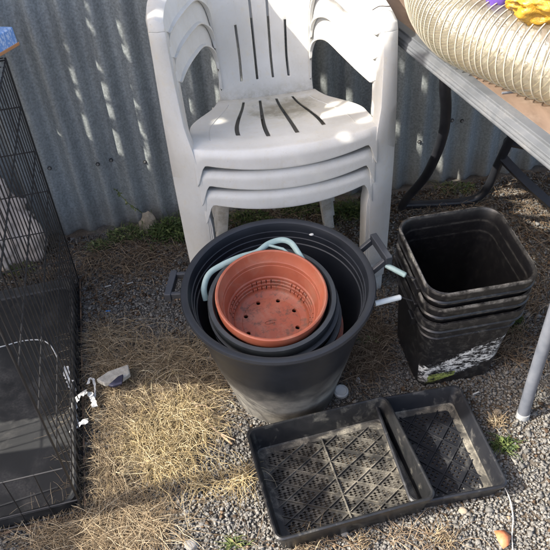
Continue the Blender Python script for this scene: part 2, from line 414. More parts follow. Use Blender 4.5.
def chair(level, label):
    z0 = level * .053; ins = (2 - level) * .0040
    root = props(empty('plastic_chair', (.046, 1.29 + ins * .6, z0), (0, 0, R(6))), label, 'chair', 'white stacked garden chairs')
    sc = 1 - ins / .25
    rtop = level == 2
    slots = (-.48, -.16, .16, .48)
    # seat with rolled front lip
    def apron_bottom(s):
        a = abs(s); return .349 + .02 * a * a - .06 * sm((a - .86) / .14) ** 1.5
    def hw(t_): return .126 + .079 * sm(min(1, t_ * 1.5) ** .8)
    def seat(s, t_):
        tt = min(t_, 1); u = s * hw(tt); v = .302 - .335 * tt + .034 * s * s * sm(tt)
        w = .352 + .05 * tt - .010 * (1 - s * s) * math.sin(math.pi * tt) + .003 * abs(s) ** 3 - .008 * sm((tt - .82) / .18)
        w += .006 * sm(1 - tt * 5)
        if t_ > 1:
            q = (t_ - 1); wb = apron_bottom(s); w1 = w
            v -= .010 * math.sin(min(1, q * 2) * math.pi / 2); w = w1 + (wb - w1) * (q ** 1.25)
        return (u * sc, v, w)
    rows = list(np.linspace(0, .05, 3)) + list(np.linspace(.06, .80, 26)) + list(np.linspace(.83, 1, 7)) + list(np.linspace(1.06, 2, 12))
    grid('seat', cols_with(slots, .024, 71), rows, seat, WHITE_SEAT if rtop else WHITE, root,
         lambda s, t_: (abs(abs(s) - .16) < .024 and .06 < t_ < .80) or (abs(abs(s) - .48) < .024 and .06 < t_ < .74), .004)
    # thin moulded grooves' raised edges on the seat sides
    for sg in (-1, 1):
        mb = MB(); mb.tube([Vector(seat(sg * (.80 - .05 * (1 - t_)), t_)) + Vector((0, 0, .0022)) for t_ in np.linspace(.1, .86, 14)], .0012, 5)
        mb.build('seat_ridge', WHITE, root)
    # back
    def back(s, w):
        h = interp([(.345, .122), (.45, .1155), (.58, .122), (.64, .136), (.70, .165), (.78, .185), (.80, .180)], w)[0]
        v = .300 + .10 * (w - .345) + .10 * max(0, w - .345) ** 2 + .016 * (1 - abs(s) ** 2) * sm((w - .36) / .1)
        v -= .025 * abs(s) ** 6 * sm((w - .5) / .15)
        if w > .74: v += 1.5 * (w - .74) ** 2
        ww = w - (.05 * s * s if w > .77 else .05 * s * s * sm((w - .55) / .22))
        return (s * h * sc, v, ww)
    top = .76 if rtop else .60 + .053 * 0
    rows = list(np.linspace(.345, .395, 5)) + list(np.linspace(.402, .535, 12)) + list(np.linspace(.548, top, 12)) + list(np.linspace(top + .006, .80, 4))
    def bh(s, w):
        if not (.40 < w < .99): return False
        a = abs(s)
        if abs(a - .51) < .024: return w < .541 + (2 - level) * .053
        if abs(a - .17) < .024: return w < (top if rtop else .541 + (2 - level) * .053)
        return False
    grid('backrest', cols_with((-.51, -.17, .17, .51), .024, 61), rows, back, WHITE, root, bh, .0045)
    # side arms with inner skirt, and front legs
    for sg in (-1, 1):
        def mir(p): return (sg * p[0] * sc, p[1], p[2])
        dz = -.052 if sg > 0 else 0     # the right arm of the top chair is cracked and sags
        T = [(0, (.2543, .070, .640), (.2521, .0457, .640), (.2375, .0388, .640), (.2228, .0395, .640), (.2170, .056, .632), (.2110, .057, .631)),
             (.35, (.2548, .078, .652), (.2505, .050, .657), (.2375, .0450, .6615), (.2230, .047, .657), (.2160, .062, .631), (.2090, .063, .630)),
             (1, (.2525, .12, .655), (.250, .12, .668), (.229, .118, .6745), (.214, .12, .669), (.204, .125, .632), (.1945, .127, .629)),
             (2, (.240, .19, .665), (.236, .19, .678), (.208, .187, .6855), (.190, .188, .680), (.180, .19, .636), (.170, .192, .632)),
             (3, (.220, .25, .674), (.214, .25, .686), (.186, .243, .692), (.165, .243, .688), (.155, .245, .634), (.145, .247, .630)),
             (4, (.200, .30, .682), (.194, .30, .694), (.167, .285, .700), (.144, .283, .696), (.133, .282, .606), (.1225, .283, .601)),
             (5, (.188, .335, .698), (.182, .335, .708), (.158, .315, .712), (.134, .308, .705), (.1215, .298, .555), (.1155, .298, .552)),
             (6, (.184, .345, .712), (.178, .345, .720), (.156, .328, .724), (.131, .318, .718), (.1200, .296, .50), (.1145, .296, .497))]
        def arm(s, t_):
            k = 0
            while k < 6 and T[k + 1][0] <= t_ + 1e-9: k += 1
            k = min(k, 6); f = (t_ - T[k][0]) / (T[k + 1][0] - T[k][0])
            P_ = [T[max(k - 1, 0)], T[k], T[k + 1], T[min(k + 2, 7)]]; i = int(round(s))
            q = []
            for c_ in range(3):
                a, b, d, e = [Q[1 + i][c_] for Q in P_]
                if k == 0: q.append(b + (d - b) * f); continue
                q.append(.5 * (2 * b + (d - a) * f + (2 * a - 5 * b + 4 * d - e) * f * f + (3 * b - a - 3 * d + e) * f ** 3))
            q[2] += dz * (1 - sm((t_ - .35) / 4.5)) * (sm((.640 - .36) / .30) if t_ < .3 else 1)
            return mir(q)
        grid('armrest', [0, 1, 2, 3, 4, 5], [0, .12, .24, .35, .5] + list(np.linspace(.7, 6, 27)), arm, WHITE, root, None, .004)
        # front leg : outer return, front face (two columns), inner return ; from arm to foot
        Lg = [(.664, .252, .085, .248, .056, .214, .053, .205, .085),
              (.645, .254, .070, .252, .046, .223, .040, .218, .066),
              (.55, .255, .07, .254, .040, .221, .028, .216, .058),
              (.44, .256, .07, .255, .034, .215, .010, .210, .04),
              (.405, .256, .075, .255, .034, .206, -.004, .202, .03),
              (.37, .256, .075, .255, .030, .200, -.012, .196, .02),
              (.30, .256, .075, .255, .028, .192, -.010, .188, .03),
              (.15, .254, .07, .253, .024, .194, -.002, .190, .035),
              (.0, .250, .065, .249, .020, .200, .004, .196, .035)]
        tab = sorted([(r[0],) + r[1:] for r in Lg])
        def leg(s, w):
            ww = w; r = interp(tab, ww); i = int(round(s)); 
            pts = [(r[0], r[1]), (r[2], r[3]), ((r[2] * .5 + r[4] * .5), (r[3] * .5 + r[5] * .5) - .004), (r[4], r[5]), (r[6], r[7])]
            z = w + (dz * sm((w - .36) / .30))
            return (sg * pts[i][0] * sc, pts[i][1], z)
        grid('leg', [0, 1, 2, 3, 4], [.640] + list(np.linspace(.62, 0, 26)), leg, WHITE, root, None, .004)
        def rleg(s, w):
            q = (.36 - w) / .36; i = int(round(s)); cu = .122 + .045 * q; cv = .272 + .045 * q; wd = .034 - .008 * q
            return [(sg * (cu - wd * .6), cv + .02, w), (sg * (cu - wd * .55), cv - .005, w), (sg * (cu + wd * .45), cv - .002, w), (sg * (cu + wd * .5), cv + .035, w)][i]
        grid('leg', [0, 1, 2, 3], list(np.linspace(.343, 0, 10)), rleg, WHITE, root, None, .004)
    if rtop:   # crack in the corner of the right armrest
        mb = MB(); mb.tube(spline([(.206, .075, .6238), (.222, .083, .6268), (.237, .080, .6262), (.247, .084, .6240)], 4), .0011, 5)
        mb.build('crack', NT('crack_grime').set((.05, .04, .035), .9).m, root)
    return root
chair(0, 'lowest white plastic chair of the stack, its feet on the ground')
chair(1, 'middle white plastic chair, sandwiched between the top and bottom chairs')
chair(2, 'topmost white plastic chair of the stack, dirt stain on its slotted seat')

# ------------------------------------------------------------------ trug and what is in it
TT = R(6.5)
axis = Vector((0, -math.sin(TT), math.cos(TT)))
rimc = Vector((.004, .992, .345)); HB = .345
tb = rimc - axis * HB
trug = props(empty('garden_tub', tb, (TT, 0, 0)), 'large round dark slate plastic tub with two side handles and a flowerpot inside', 'tub')
mb = MB()
prof = [(.0, .004), (.112, .0), (.120, .006), (.1265, .05), (.1505, .16), (.1725, .272), (.1755, .290), (.1765, .322), (.1850, .329), (.1925, .334), (.1945, .340), (.1925, .3455), (.186, .3465), (.1795, .344), (.1765, .337), (.1745, .326),
        (.1725, .3255), (.1715, .312), (.1695, .3112), (.1685, .298), (.1660, .297), (.1625, .278), (.147, .20), (.118, .014), (.0, .010)]
mb.lathe(prof, 128, closed=False)
tubbody = mb.build('tub_body', SLATE_DUSTY, trug)
def tub_handle(ang, rise, sc=1.):
    a = math.radians(ang); er = Vector((math.cos(a), math.sin(a), 0)); et = Vector((-math.sin(a), math.cos(a), 0)); ez = Vector((0, 0, 1))
    mb = MB(); rot = Matrix((er, et, ez)).transposed()
    r0 = .188; out = .034 * sc; half = .030 * sc
    c = er * (r0 + out) + ez * (.333 + rise)
    mb.box(c, (.014, half * 2 + .014, .019), rot)
    for s in (-1, 1):
        p0 = er * (r0 - .002) + et * (s * half) + ez * .331; p1 = er * (r0 + out) + et * (s * half) + ez * (.333 + rise)
        d = (p1 - p0); L = d.length; d.normalize(); side = et; n = d.cross(side)
        mb.box((p0 + p1) / 2 - d * .003, (L - .006, .0085, .014), Matrix((d, side, n)).transposed())
    return mb.build('handle', SLATE, trug, bevel=.0018, smooth=False)
tub_handle(171, -.006, .92); tub_handle(16, .026, 1.05)
# pail lying in the tub, its pale handle loop up
pc = gz(272, 297, .335); PT = R(12)
pail = props(empty('grey_pail', pc + Vector((.002, .004, -.018)), (PT, 0, R(0))), 'grey pail with pale teal carrying handle, nested under the flowerpots in the tub', 'pail')
mb = MB(); mb.lathe([(0, -.205), (.088, -.205), (.118, -.02), (.131, -.016), (.131, -.008), (.118, -.006), (.115, -.02), (.086, -.20), (0, -.20)], 96, closed=False)
mb.build('pail_body', POTBLK, pail)
inv = (Matrix.Translation(pail.location) @ Euler(pail.rotation_euler).to_matrix().to_4x4()).inverted()
hp = [inv @ gz(x, y, z) for x, y, z in ((206, 300, .30), (204, 288, .325), (209, 274, .345), (222, 265, .355), (240, 257, .362), (257, 252, .366), (268, 244, .372), (281, 240, .375), (291, 243, .373), (299, 254, .362), (305, 264, .345))]
mb = MB(); mb.tube(spline(hp, 6), .0062, 10, flat=.7); mb.tube([hp[5] + (hp[6] - hp[5]) * a + Vector((0, -.002, -.001)) for a in (0, .5, 1)] + [inv @ gz(283, 249, .368), inv @ gz(294, 258, .356)], .003, 8)
mb.build('handle', TEAL, pail)
# dark pot
dpot = props(empty('dark_flowerpot', pc, (PT, R(0), 0)), 'charcoal plastic flowerpot whose rim frames the terracotta flowerpot', 'flowerpot')
mb = MB(); mb.lathe([(0, -.150), (.078, -.150), (.112, -.022), (.1262, -.019), (.1275, -.003), (.1255, .001), (.1175, .0015), (.1150, -.002), (.1135, -.022), (.108, -.03), (.076, -.146), (0, -.146)], 112, closed=False)
mb.build('pot_body', POTBLK, dpot)
# terracotta pot
def terra(name, loc, rot, label):
    r = props(empty(name, loc, rot), label, 'flowerpot')
    mb = MB(); mb.lathe([(.0001, -.098), (.073, -.098), (.080, -.095), (.0995, -.020), (.1075, -.016), (.1100, .006), (.1095, .0095), (.1070, .0110), (.1040, .0100), (.1020, .004), (.0985, -.014), (.0965, -.016), (.0955, -.024), (.0940, -.0245),
                         (.0885, -.052), (.0855, -.0535), (.085, -.060), (.0830, -.061), (.0825, -.068), (.0805, -.069), (.080, -.076), (.0780, -.0765), (.0775, -.083), (.0755, -.087), (.0710, -.0895), (.061, -.091), (.0595, -.0925), (.0001, -.0925)], 96, closed=True)
    o = mb.build('pot_body', TERRA, r)
    cut = MB()
    for k in range(8):
        a = 2 * math.pi * (k + .35) / 8; c = Vector((  .055 * math.cos(a),   .055 * math.sin(a), -.095)); n = 14
        vs = [c + Vector((.0046 * math.cos(2 * math.pi * i / n), .0046 * math.sin(2 * math.pi * i / n), z)) for z in (-.02, .02) for i in range(n)]
        cut.add(vs, [tuple(range(n - 1, -1, -1)), tuple(range(n, 2 * n))] + [(i, (i + 1) % n, n + (i + 1) % n, n + i) for i in range(n)])
    for g in range(6):
        for k in range(5):
            a = math.radians(30 + g * 60 + (k - 2) * 7.2)
            for zz_ in (-.0645, -.0785):
                er = Vector((math.cos(a), math.sin(a), 0)); et = Vector((-math.sin(a), math.cos(a), 0))
                cut.box(er * .0845 + Vector((0, 0, zz_)), (.022, .0018, .0095), Matrix((er, et, Vector((0, 0, 1)))).transposed())
    boolean(o, cut)
    mb = MB(); mb.tube([Vector((.012 * math.cos(a) - .002, .004 * math.sin(a), -.0918)) for a in np.linspace(.3, 5.5, 12)], .0008, 5)
    mb.build('moulded_mark', TERRA, r)
    return r
terra('terracotta_flowerpot', pc + Vector((-.001, -.001, .004)), (PT + R(1), 0, R(12)), 'terracotta orange plastic flowerpot with eight drainage holes, topmost in the tub')
r2 = props(empty('spare_flowerpot', pail.location + Vector((.012, -.004, 0)), (PT, R(2), 0)), 'terracotta flowerpot half hidden low in the tub at the right', 'flowerpot')
mb = MB(); mb.lathe([(0, -.2200), (.098, -.2200), (.121, -.085), (.131, -.083), (.131, -.074), (.120, -.073), (.095, -.217), (0, -.217)], 96, closed=False); mb.build('pot_body', TERRA, r2)
r3 = props(empty('nested_pot', pail.location + Vector((.005, -.002, 0)), (PT, R(1), 0)), 'dark thin rimmed pot leaning in the tub beside the terracotta pot', 'flowerpot')
mb = MB(); mb.lathe([(0, -.213), (.092, -.213), (.121, -.046), (.1315, -.044), (.1315, -.037), (.1215, -.036), (.0895, -.210), (0, -.210)], 96, closed=False); mb.build('pot_body', POTBLK, r3)

# ------------------------------------------------------------------ square pails
def rsq(h, rad, n=8):
    out = []
    for cx, cy, a0 in ((1, 1, 0), (-1, 1, 90), (-1, -1, 180), (1, -1, 270)):
        for k in range(n + 1):
            a = math.radians(a0 + 90 * k / n); out.append((cx * (h - rad) + rad * math.cos(a), cy * (h - rad) + rad * math.sin(a)))
    return out
t = NT('peeling_label_pail'); s = t.sep()
n1 = t.noise(48, 10, .85, stretch=(.8, 1, 1.8), dist=.5); off = t.math('ABSOLUTE', t.math('SUBTRACT', s[2], t.math('ADD', .090, t.math('MULTIPLY', s[0], .50))))
band = t.ramp(off, [(.036, 1.), (.085, 0.)]); front = t.math('LESS_THAN', s[1], -.075)
low_ = t.ramp(s[2], [(.022, 0.), (.034, 1.)])
pres = t.math('SUBTRACT', t.math('ADD', n1, t.math('MULTIPLY', band, .42)), .42)
mk = t.math('MULTIPLY', t.math('MULTIPLY', front, low_), t.ramp(pres, [(.490, 0.), (.498, 1.)]))
mk = t.math('MULTIPLY', mk, t.ramp(t.noise(140, 6, .7), [(.36, .25), (.46, 1.)]))
base = t.mix(t.ramp(t.noise(60, 9, .8, dist=.6), [(.50, 0.), (.75, .6)]), (.007, .007, .008), (.14, .135, .12))
grn = t.math('MULTIPLY', t.math('LESS_THAN', s[2], .060), t.math('MULTIPLY', t.math('LESS_THAN', s[0], -.008), t.math('GREATER_THAN', t.math('ADD', s[0], t.math('MULTIPLY', t.noise(50, 4), .03)), -.055)))
lab = t.mix(grn, t.ramp(t.noise(80, 5), [(.3, (.48, .48, .46)), (.7, (.66, .66, .63))]), (.30, .36, .09))
t.set(t.mix(mk, base, lab), t.math('ADD', t.math('MULTIPLY', mk, .3), .45)); t.bump(t.math('MULTIPLY', mk, 1.), .3, .001)
PAILLAB = t.m
t = NT('scuffed_black_pail'); s = t.sep()
rimb = t.math('ADD', t.ramp(s[2], [(.262, 0.), (.2665, 1.)]), t.math('ADD', t.ramp(t.math('ABSOLUTE', t.math('SUBTRACT', s[2], .2385)), [(.0, .8), (.004, 0.)]), t.ramp(t.math('ABSOLUTE', t.math('SUBTRACT', s[2], .2095)), [(.0, .6), (.003, 0.)])))
dm = t.math('MULTIPLY', rimb, t.ramp(t.noise(38, 7, .75), [(.38, .15), (.62, 1.)]))
outs = t.math('GREATER_THAN', t.math('MAXIMUM', t.math('ABSOLUTE', s[0]), t.math('ABSOLUTE', s[1])), t.math('ADD', .0855, t.math('MULTIPLY', s[2], .096)))
bs = t.mix(t.math('MULTIPLY', t.ramp(t.noise(60, 9, .8, dist=.6), [(.50, 0.), (.75, .6)]), t.math('ADD', .25, t.math('MULTIPLY', outs, .75))), (.005, .005, .006), (.12, .115, .10))
rimb = t.math('MULTIPLY', rimb, t.math('ADD', .25, t.math('MULTIPLY', outs, .75)))
dm = t.math('MULTIPLY', rimb, t.ramp(t.noise(55, 8, .8), [(.42, .05), (.60, 1.)]))
t.set(t.mix(dm, bs, (.20, .195, .18)), .36); t.bump(t.noise(260, 4), .12, .001); RIMPAIL = t.m
ct = (gz(400, 226, .355) + gz(487, 211, .355) + gz(543, 268, .355) + gz(437, 293, .355)) / 4
SQT = R(6.5); SQY = R(7.5)
def sqpail(level, label, mat):
    up = Euler((SQT, 0, SQY)).to_matrix() @ Vector((0, 0, 1))
    base = ct - up * (.268 + .046 * (2 - level))
    r = props(empty('square_pail', base, (SQT, 0, SQY)), label, 'pail', 'square black pails nested in a stack')
    prof = [(.083, .018, .0), (.088, .024, .004), (.098, .030, .15), (.1035, .033, .205), (.1065, .034, .207), (.1070, .035, .211), (.1045, .034, .213), (.1075, .036, .236), (.1145, .041, .238), (.1160, .042, .243), (.1138, .041, .246), (.1155, .041, .2635), (.1140, .040, .268), (.1105, .039, .2685), (.1080, .037, .265),
            (.1035, .035, .235), (.098, .030, .15), (.0865, .024, .006)]
    if level == 0: pass
    vs = []; fs = []; m = 36
    for h, rad, z in prof: vs += [(x, y, z) for x, y in rsq(h, rad)]
    for i in range(len(prof) - 1):
        for k in range(m): k2 = (k + 1) % m; fs.append((i * m + k, i * m + k2, (i + 1) * m + k2, (i + 1) * m + k))
    fs.append(tuple(range(m - 1, -1, -1))); fs.append(tuple((len(prof) - 1) * m + k for k in range(m)))
    mb = MB(); mb.add(vs, fs); mb.build('pail_body', mat, r, ang=28)
    # handle boss on the left side
    mb = MB(); mb.box((-.114, -.045, .222), (.012, .026, .022)); mb.build('handle_boss', BLACKP, r, bevel=.002, smooth=False)
    return r
p0 = sqpail(0, 'lowest square black pail with torn white and lime label', PAILLAB)
p1 = sqpail(1, 'middle square black pail with whitish handle grip', RIMPAIL)
p2 = sqpail(2, 'top square black pail, open and empty, with teal handle grip', RIMPAIL)
def grip(parent, pxs, mat):
    inv = (Matrix.Translation(parent.location) @ Euler(parent.rotation_euler).to_matrix().to_4x4()).inverted()
    a, b = [inv @ gz(x, y, z) for x, y, z in pxs]
    mb = MB(); mb.tube([a, a + (b - a) * .96, b], [.0058, .0058, .004], 12); mb.build('handle_grip', mat, parent)
    mb = MB(); mb.tube(spline([b, b + Vector((.01, -.004, -.004)), b + Vector((.022, -.008, -.008))], 4), .0016, 6); mb.build('handle_wire', WIRE, parent)
grip(p2, ((386, 265, .345), (406, 275.5, .335)), TEAL)
grip(p1, ((375, 303.5, .285), (401, 297, .285)), OFFW)

# ------------------------------------------------------------------ trays
def tray(name, label, A, B, C, D, z0, hgt, mat, floormat, ribs, cell, period, tilt=0):
    """corners are rim corners: back-left, back-right, front-right, front-left"""
    cx = (A + B + C + D) / 4; cx.z = z0
    ex = ((B - A) + (C - D)); ex.z = 0; Wd = ex.length / 2; ex.normalize(); ey = Vector((-ex.y, ex.x, 0)); Dp = (((A - D) + (B - C)) / 2).dot(ey)
    yaw = math.atan2(ex.y, ex.x)
    r = props(empty(name, cx, (0, R(tilt), yaw)), label, 'tray')
    def rr(hx, hy, rad, n=5):
        out = []
        for sx, sy, a0 in ((1, 1, 0), (-1, 1, 90), (-1, -1, 180), (1, -1, 270)):
            for k in range(n + 1):
                a = math.radians(a0 + 90 * k / n); out.append((sx * (hx - rad) + rad * math.cos(a), sy * (hy - rad) + rad * math.sin(a)))
        return out
    hx, hy = Wd / 2, Dp / 2
    prof = [(.016, .0), (.014, .004), (.004, hgt - .010), (.001, hgt - .008), (.0, hgt - .001), (.003, hgt + .001), (.006, hgt), (.0075, hgt - .004), (.0165, .012)]
    m = 24; vs = []; fs = []
    for ins, z in prof: vs += [(x, y, z) for x, y in rr(hx - ins, hy - ins, max(.004, .016 - ins * .3))]
    for i in range(len(prof) - 1):
        for k in range(m): k2 = (k + 1) % m; fs.append((i * m + k, i * m + k2, (i + 1) * m + k2, (i + 1) * m + k))
    mb = MB(); mb.add(vs, fs); mb.build('tray_wall', mat, r, ang=30)
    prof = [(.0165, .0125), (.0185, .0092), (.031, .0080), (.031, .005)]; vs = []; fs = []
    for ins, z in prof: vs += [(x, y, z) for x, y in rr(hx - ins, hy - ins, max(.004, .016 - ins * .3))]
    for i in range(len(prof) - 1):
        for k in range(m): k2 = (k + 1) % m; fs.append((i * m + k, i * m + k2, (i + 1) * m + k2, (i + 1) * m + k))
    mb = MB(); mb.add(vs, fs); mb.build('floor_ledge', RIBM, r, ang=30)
    # pierced floor: small square openings between diagonal webs
    fx, fy = hx - .029, hy - .029
    vs = {}; V = []; Fq = []
    N = int((fx + fy) / cell) + 6; c45 = math.cos(R(45)); 
    th = R(29) if ribs else R(47)
    d1 = Vector((math.cos(th), math.sin(th))); d2 = Vector((-math.cos(th), math.sin(th)))
    def vid(i, j):
        if (i, j) not in vs:
            p = d1 * (i * cell) + d2 * (j * cell); vs[(i, j)] = len(V); V.append((max(-fx, min(fx, p.x)), max(-fy, min(fy, p.y)), .006))
        return vs[(i, j)]
    for i in range(-N, N):
        for j in range(-N, N):
            p = d1 * ((i + .5) * cell) + d2 * ((j + .5) * cell)
            if abs(p.x) > fx + cell * .5 or abs(p.y) > fy + cell * .5: continue
            a, b = i % period, j % period
            if not ribs: hole = 2 <= a <= 6 and 2 <= b <= 6 and a % 2 == 0 and b % 2 == 0
            else: hole = a not in (0, period - 1) and b not in (0, period - 1) and (a % 2 == 0 or True) and (a % 2 == b % 2 if ribs else (a - 1) % 2 == 0 and (b - 1) % 2 == 0 or (a % 3 and b % 3))
            if ribs: hole = hole and not (a == period // 2 and b == period // 2)
            if abs(p.x) > fx - cell or abs(p.y) > fy - cell: hole = False
            if hole: continue
            Fq.append((vid(i, j), vid(i + 1, j), vid(i + 1, j + 1), vid(i, j + 1)))
    me = mesh_from('tray_floor', V, Fq); o = link('tray_floor', me, floormat, r, smooth=False)
    md = o.modifiers.new('t', 'SOLIDIFY'); md.thickness = .0022
    # raised diagonal ribs
    mb = MB(); step = period * cell
    for fam in (0, 1):
        dr = (d1, d2)[fam]; nn = (d2, d1)[fam]
        for k in range(-30, 31):
            if ribs and k % 1: continue
            o_ = nn * (k * step + cell * .0); tmin, tmax = -9, 9
            for a in (0, 1):
                lim = (fx, fy)[a]
                if abs(dr[a]) > 1e-6:
                    q1 = (-lim - o_[a]) / dr[a]; q2 = (lim - o_[a]) / dr[a]; tmin = max(tmin, min(q1, q2)); tmax = min(tmax, max(q1, q2))
            if tmax - tmin < .02: continue
            p, q = o_ + dr * tmin, o_ + dr * tmax; mid = (p + q) / 2
            mb.box((mid.x, mid.y, .0085 if fam else .0083), ((q - p).length, .0014 if ribs else .0022, .0045 if ribs else .0022), (0, 0, math.atan2(dr.y, dr.x)))
    if ribs: mb.box((0, 0, .0092), (.0028, fy * 2, .0056))
    mb.build('floor_ribs', RIBM if ribs else floormat, r, smooth=False)
    return r
big = [gz(x, y, .072) for x, y in ((249, 429), (384, 395), (440, 497), (271, 543))]
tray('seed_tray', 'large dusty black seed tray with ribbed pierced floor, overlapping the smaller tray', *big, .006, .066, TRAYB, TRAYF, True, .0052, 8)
smallc = [gz(x, y, .055) for x, y in ((365, 397), (458, 385), (511, 482), (420, 505))]
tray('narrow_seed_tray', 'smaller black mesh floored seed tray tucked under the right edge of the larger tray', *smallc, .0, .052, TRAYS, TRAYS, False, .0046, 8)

# ------------------------------------------------------------------ folding table
TZ = .672
e0, e1 = gz(402, 30, TZ), gz(550, 145, TZ)
td = (e0 - e1).normalized(); tn = Vector((td.y, -td.x, 0))   # td runs to the wall, tn to the right
table = props(empty('folding_table', (e0 + e1) / 2 * 1 + Vector((0, 0, -TZ))), 'old folding table with grey moulded edge, brown board top and black tube legs', 'table')
tl = table.location
corner = gz(402, 30, TZ) + td * .25; near = corner - td * 1.75
def loc_(p): return Vector(p) - tl
# edge moulding profile swept along the left side then along the far end
prof = [(0, 0), (.0, -.006), (-.010, -.010), (-.010, -.014), (-.013, -.017), (-.012, -.020), (-.014, -.022), (-.014, -.026), (-.009, -.029), (.018, -.029), (.018, -.012), (.020, 0)]
path = [(near, Vector((tn.x, tn.y, 0))), (corner + Vector((0, 0, 0)), (tn - td)), (corner + tn * .75, -td)]
vs = []; fs = []
for p, nrm in path:
    for a, b in prof: vs.append(loc_(p) + nrm * a + Vector((0, 0, b)))
m = len(prof)
for i in range(len(path) - 1):
    for k in range(m): k2 = (k + 1) % m; fs.append((i * m + k, i * m + k2, (i + 1) * m + k2, (i + 1) * m + k))
fs.append(tuple(range(m))); 
mb = MB(); mb.add(vs, fs); mb.build('edge_trim', EDGE, table, smooth=False, bevel=.0015)
mb = MB()
c = (near + corner + tn * .75) / 2 + tn * 0
mid = (near + corner) / 2 + tn * (.020 + .365) - td * .010
yaw = math.atan2(tn.y, tn.x)
mb.box(loc_(mid) + Vector((0, 0, -.008)), (.730, 1.75 - .020, .014), (0, 0, yaw)); mb.build('table_top', BOARD, table, smooth=False, bevel=.001)
mb = MB()
lp = gz(382, 95) ;
a_ = near - near; s0 = gz(494, 88, TZ + .001); s1 = gz(468, 92.5, TZ + .001)
mb.tube([loc_(gz(502, 93, TZ + .001)), loc_(gz(533, 90, TZ + .001))], .0022, 6); mb.build('board_seam', STEEL_GRY, table)
def tubepart(pts, r, mat, name='leg', n=14, k=8):
    mb = MB(); mb.tube(spline([loc_(p) for p in pts], k), r, n); return mb.build(name, mat, table)
# far leg frame: tube down, along the ground, up again
tubepart([aty(446, 70, 1.33), aty(445, 90, 1.34), aty(446, 108, 1.38), aty(444, 130, 1.44), aty(437, 153, 1.51), aty(425, 177, 1.59), aty(408, 197, 1.66), (.410, 1.69, .018), (.43, 1.705, .014), (.52, 1.70, .013), (.61, 1.70, .014), (.655, 1.70, .03), (.675, 1.69, .08), (.682, 1.66, .18), (.69, 1.58, .34), (.72, 1.42, .52), (.74, 1.28, .65)], .0128, STEEL_BLK, 'leg_frame')
tubepart([(.684, 1.655, .19), (.76, 1.60, .12), (.90, 1.52, .01)], .016, STEEL_BLK, 'brace', 4, 3)
tubepart([(.674, 1.64, .25), (.74, 1.62, .24), (.80, 1.60, .24)], .012, STEEL_BLK, 'brace_bracket', 4, 2)
mb = MB(); mb.tube([loc_((.5155, .88, .0)), loc_((.5150, .88, .012)), loc_((.515, .88, .10)), loc_((.53, .89, .65))], [.0115, .0125, .0125, .0125], 18)
lg = mb.build('leg', STEEL_GRY, table); mb = MB(); mb.tube([loc_((.5155, .88, -.002)), loc_((.5155, .88, .02))], .0140, 18); mb.build('foot_cap', plastic('worn_foot_cap', (.22, .23, .24), (.32, .33, .33), .6, 60), lg)
tubepart([(.53, .89, .645), (.80, .93, .645)], .011, STEEL_BLK, 'leg_crossbar', 10, 2)
tubepart([(1.0, .93, .0), (1.0, .94, .645)], .0125, STEEL_GRY, 'leg', 14, 2)
tubepart([(.80, .93, .645), (1.0, .94, .645)], .011, STEEL_BLK, 'leg_crossbar', 10, 2)

# ------------------------------------------------------------------ flexible duct on the table
RD = .066
t = NT('clear_duct_film')
t.set((.50, .48, .40), .2, spec=.7); t.b.inputs['Transmission Weight'].default_value = 0
tr = t.n.new('ShaderNodeBsdfTransparent'); tr.inputs[0].default_value = (.93, .90, .80, 1)
tl_ = t.n.new('ShaderNodeBsdfTranslucent'); tl_.inputs[0].default_value = (.56, .54, .45, 1)
m1 = t.n.new('ShaderNodeMixShader'); m1.inputs[0].default_value = .45; t.L(t.b.outputs[0], m1.inputs[1]); t.L(tl_.outputs[0], m1.inputs[2])
m2 = t.n.new('ShaderNodeMixShader'); t.L(t.ramp(t.noise(60, 4), [(.3, .16), (.7, .38)]), m2.inputs[0]); t.L(tr.outputs[0], m2.inputs[1]); t.L(m1.outputs[0], m2.inputs[2])
gl = t.n.new('ShaderNodeBsdfGlossy'); gl.inputs['Roughness'].default_value = .16; m3 = t.n.new('ShaderNodeMixShader'); m3.inputs[0].default_value = .09; t.L(m2.outputs[0], m3.inputs[1]); t.L(gl.outputs[0], m3.inputs[2])
t.L(m3.outputs[0], t.out.inputs[0]); bp_ = t.bump(t.noise(42, 6, .65), .8, .006); t.L(bp_.outputs[0], gl.inputs['Normal']); FILM = t.m
RIBW = plastic('cream_duct_wire', (.36, .33, .26), (.45, .42, .34), .4, 50, scratch=False)
ctr = [gz(450, -95, TZ + RD), gz(438, -45, TZ + RD), gz(436, -8, TZ + RD), gz(459, 24, TZ + RD), gz(505, 44, TZ + RD), gz(550, 60, TZ + RD), gz(610, 76, TZ + RD), gz(680, 92, TZ + RD)]
path = spline(ctr, 16)
acc = [0]
for a, b in zip(path, path[1:]): acc.append(acc[-1] + (b - a).length)
tot = acc[-1]
def at_len(s):
    for i in range(len(acc) - 1):
        if s <= acc[i + 1]:
            f = (s - acc[i]) / (acc[i + 1] - acc[i]); return path[i].lerp(path[i + 1], f), (path[i + 1] - path[i]).normalized()
    return path[-1], (path[-1] - path[-2]).normalized()
duct = props(empty('flexible_duct', (ctr[3].x, ctr[3].y, TZ)), 'clear cream ribbed flexible ducting hose lying on the folding table', 'hose')
dl = duct.location; pitch = .0158
def ring_frame(s):
    e = .01; p, _ = at_len(s); a, _ = at_len(max(0, s - e)); b, _ = at_len(min(tot, s + e)); t_ = (b - a).normalized()
    up = Vector((0, 0, 1)); n = t_.cross(up).normalized(); return p, t_, n, n.cross(t_)
vs = []; fs = []; nseg = int(tot / pitch * 6); nr = 48
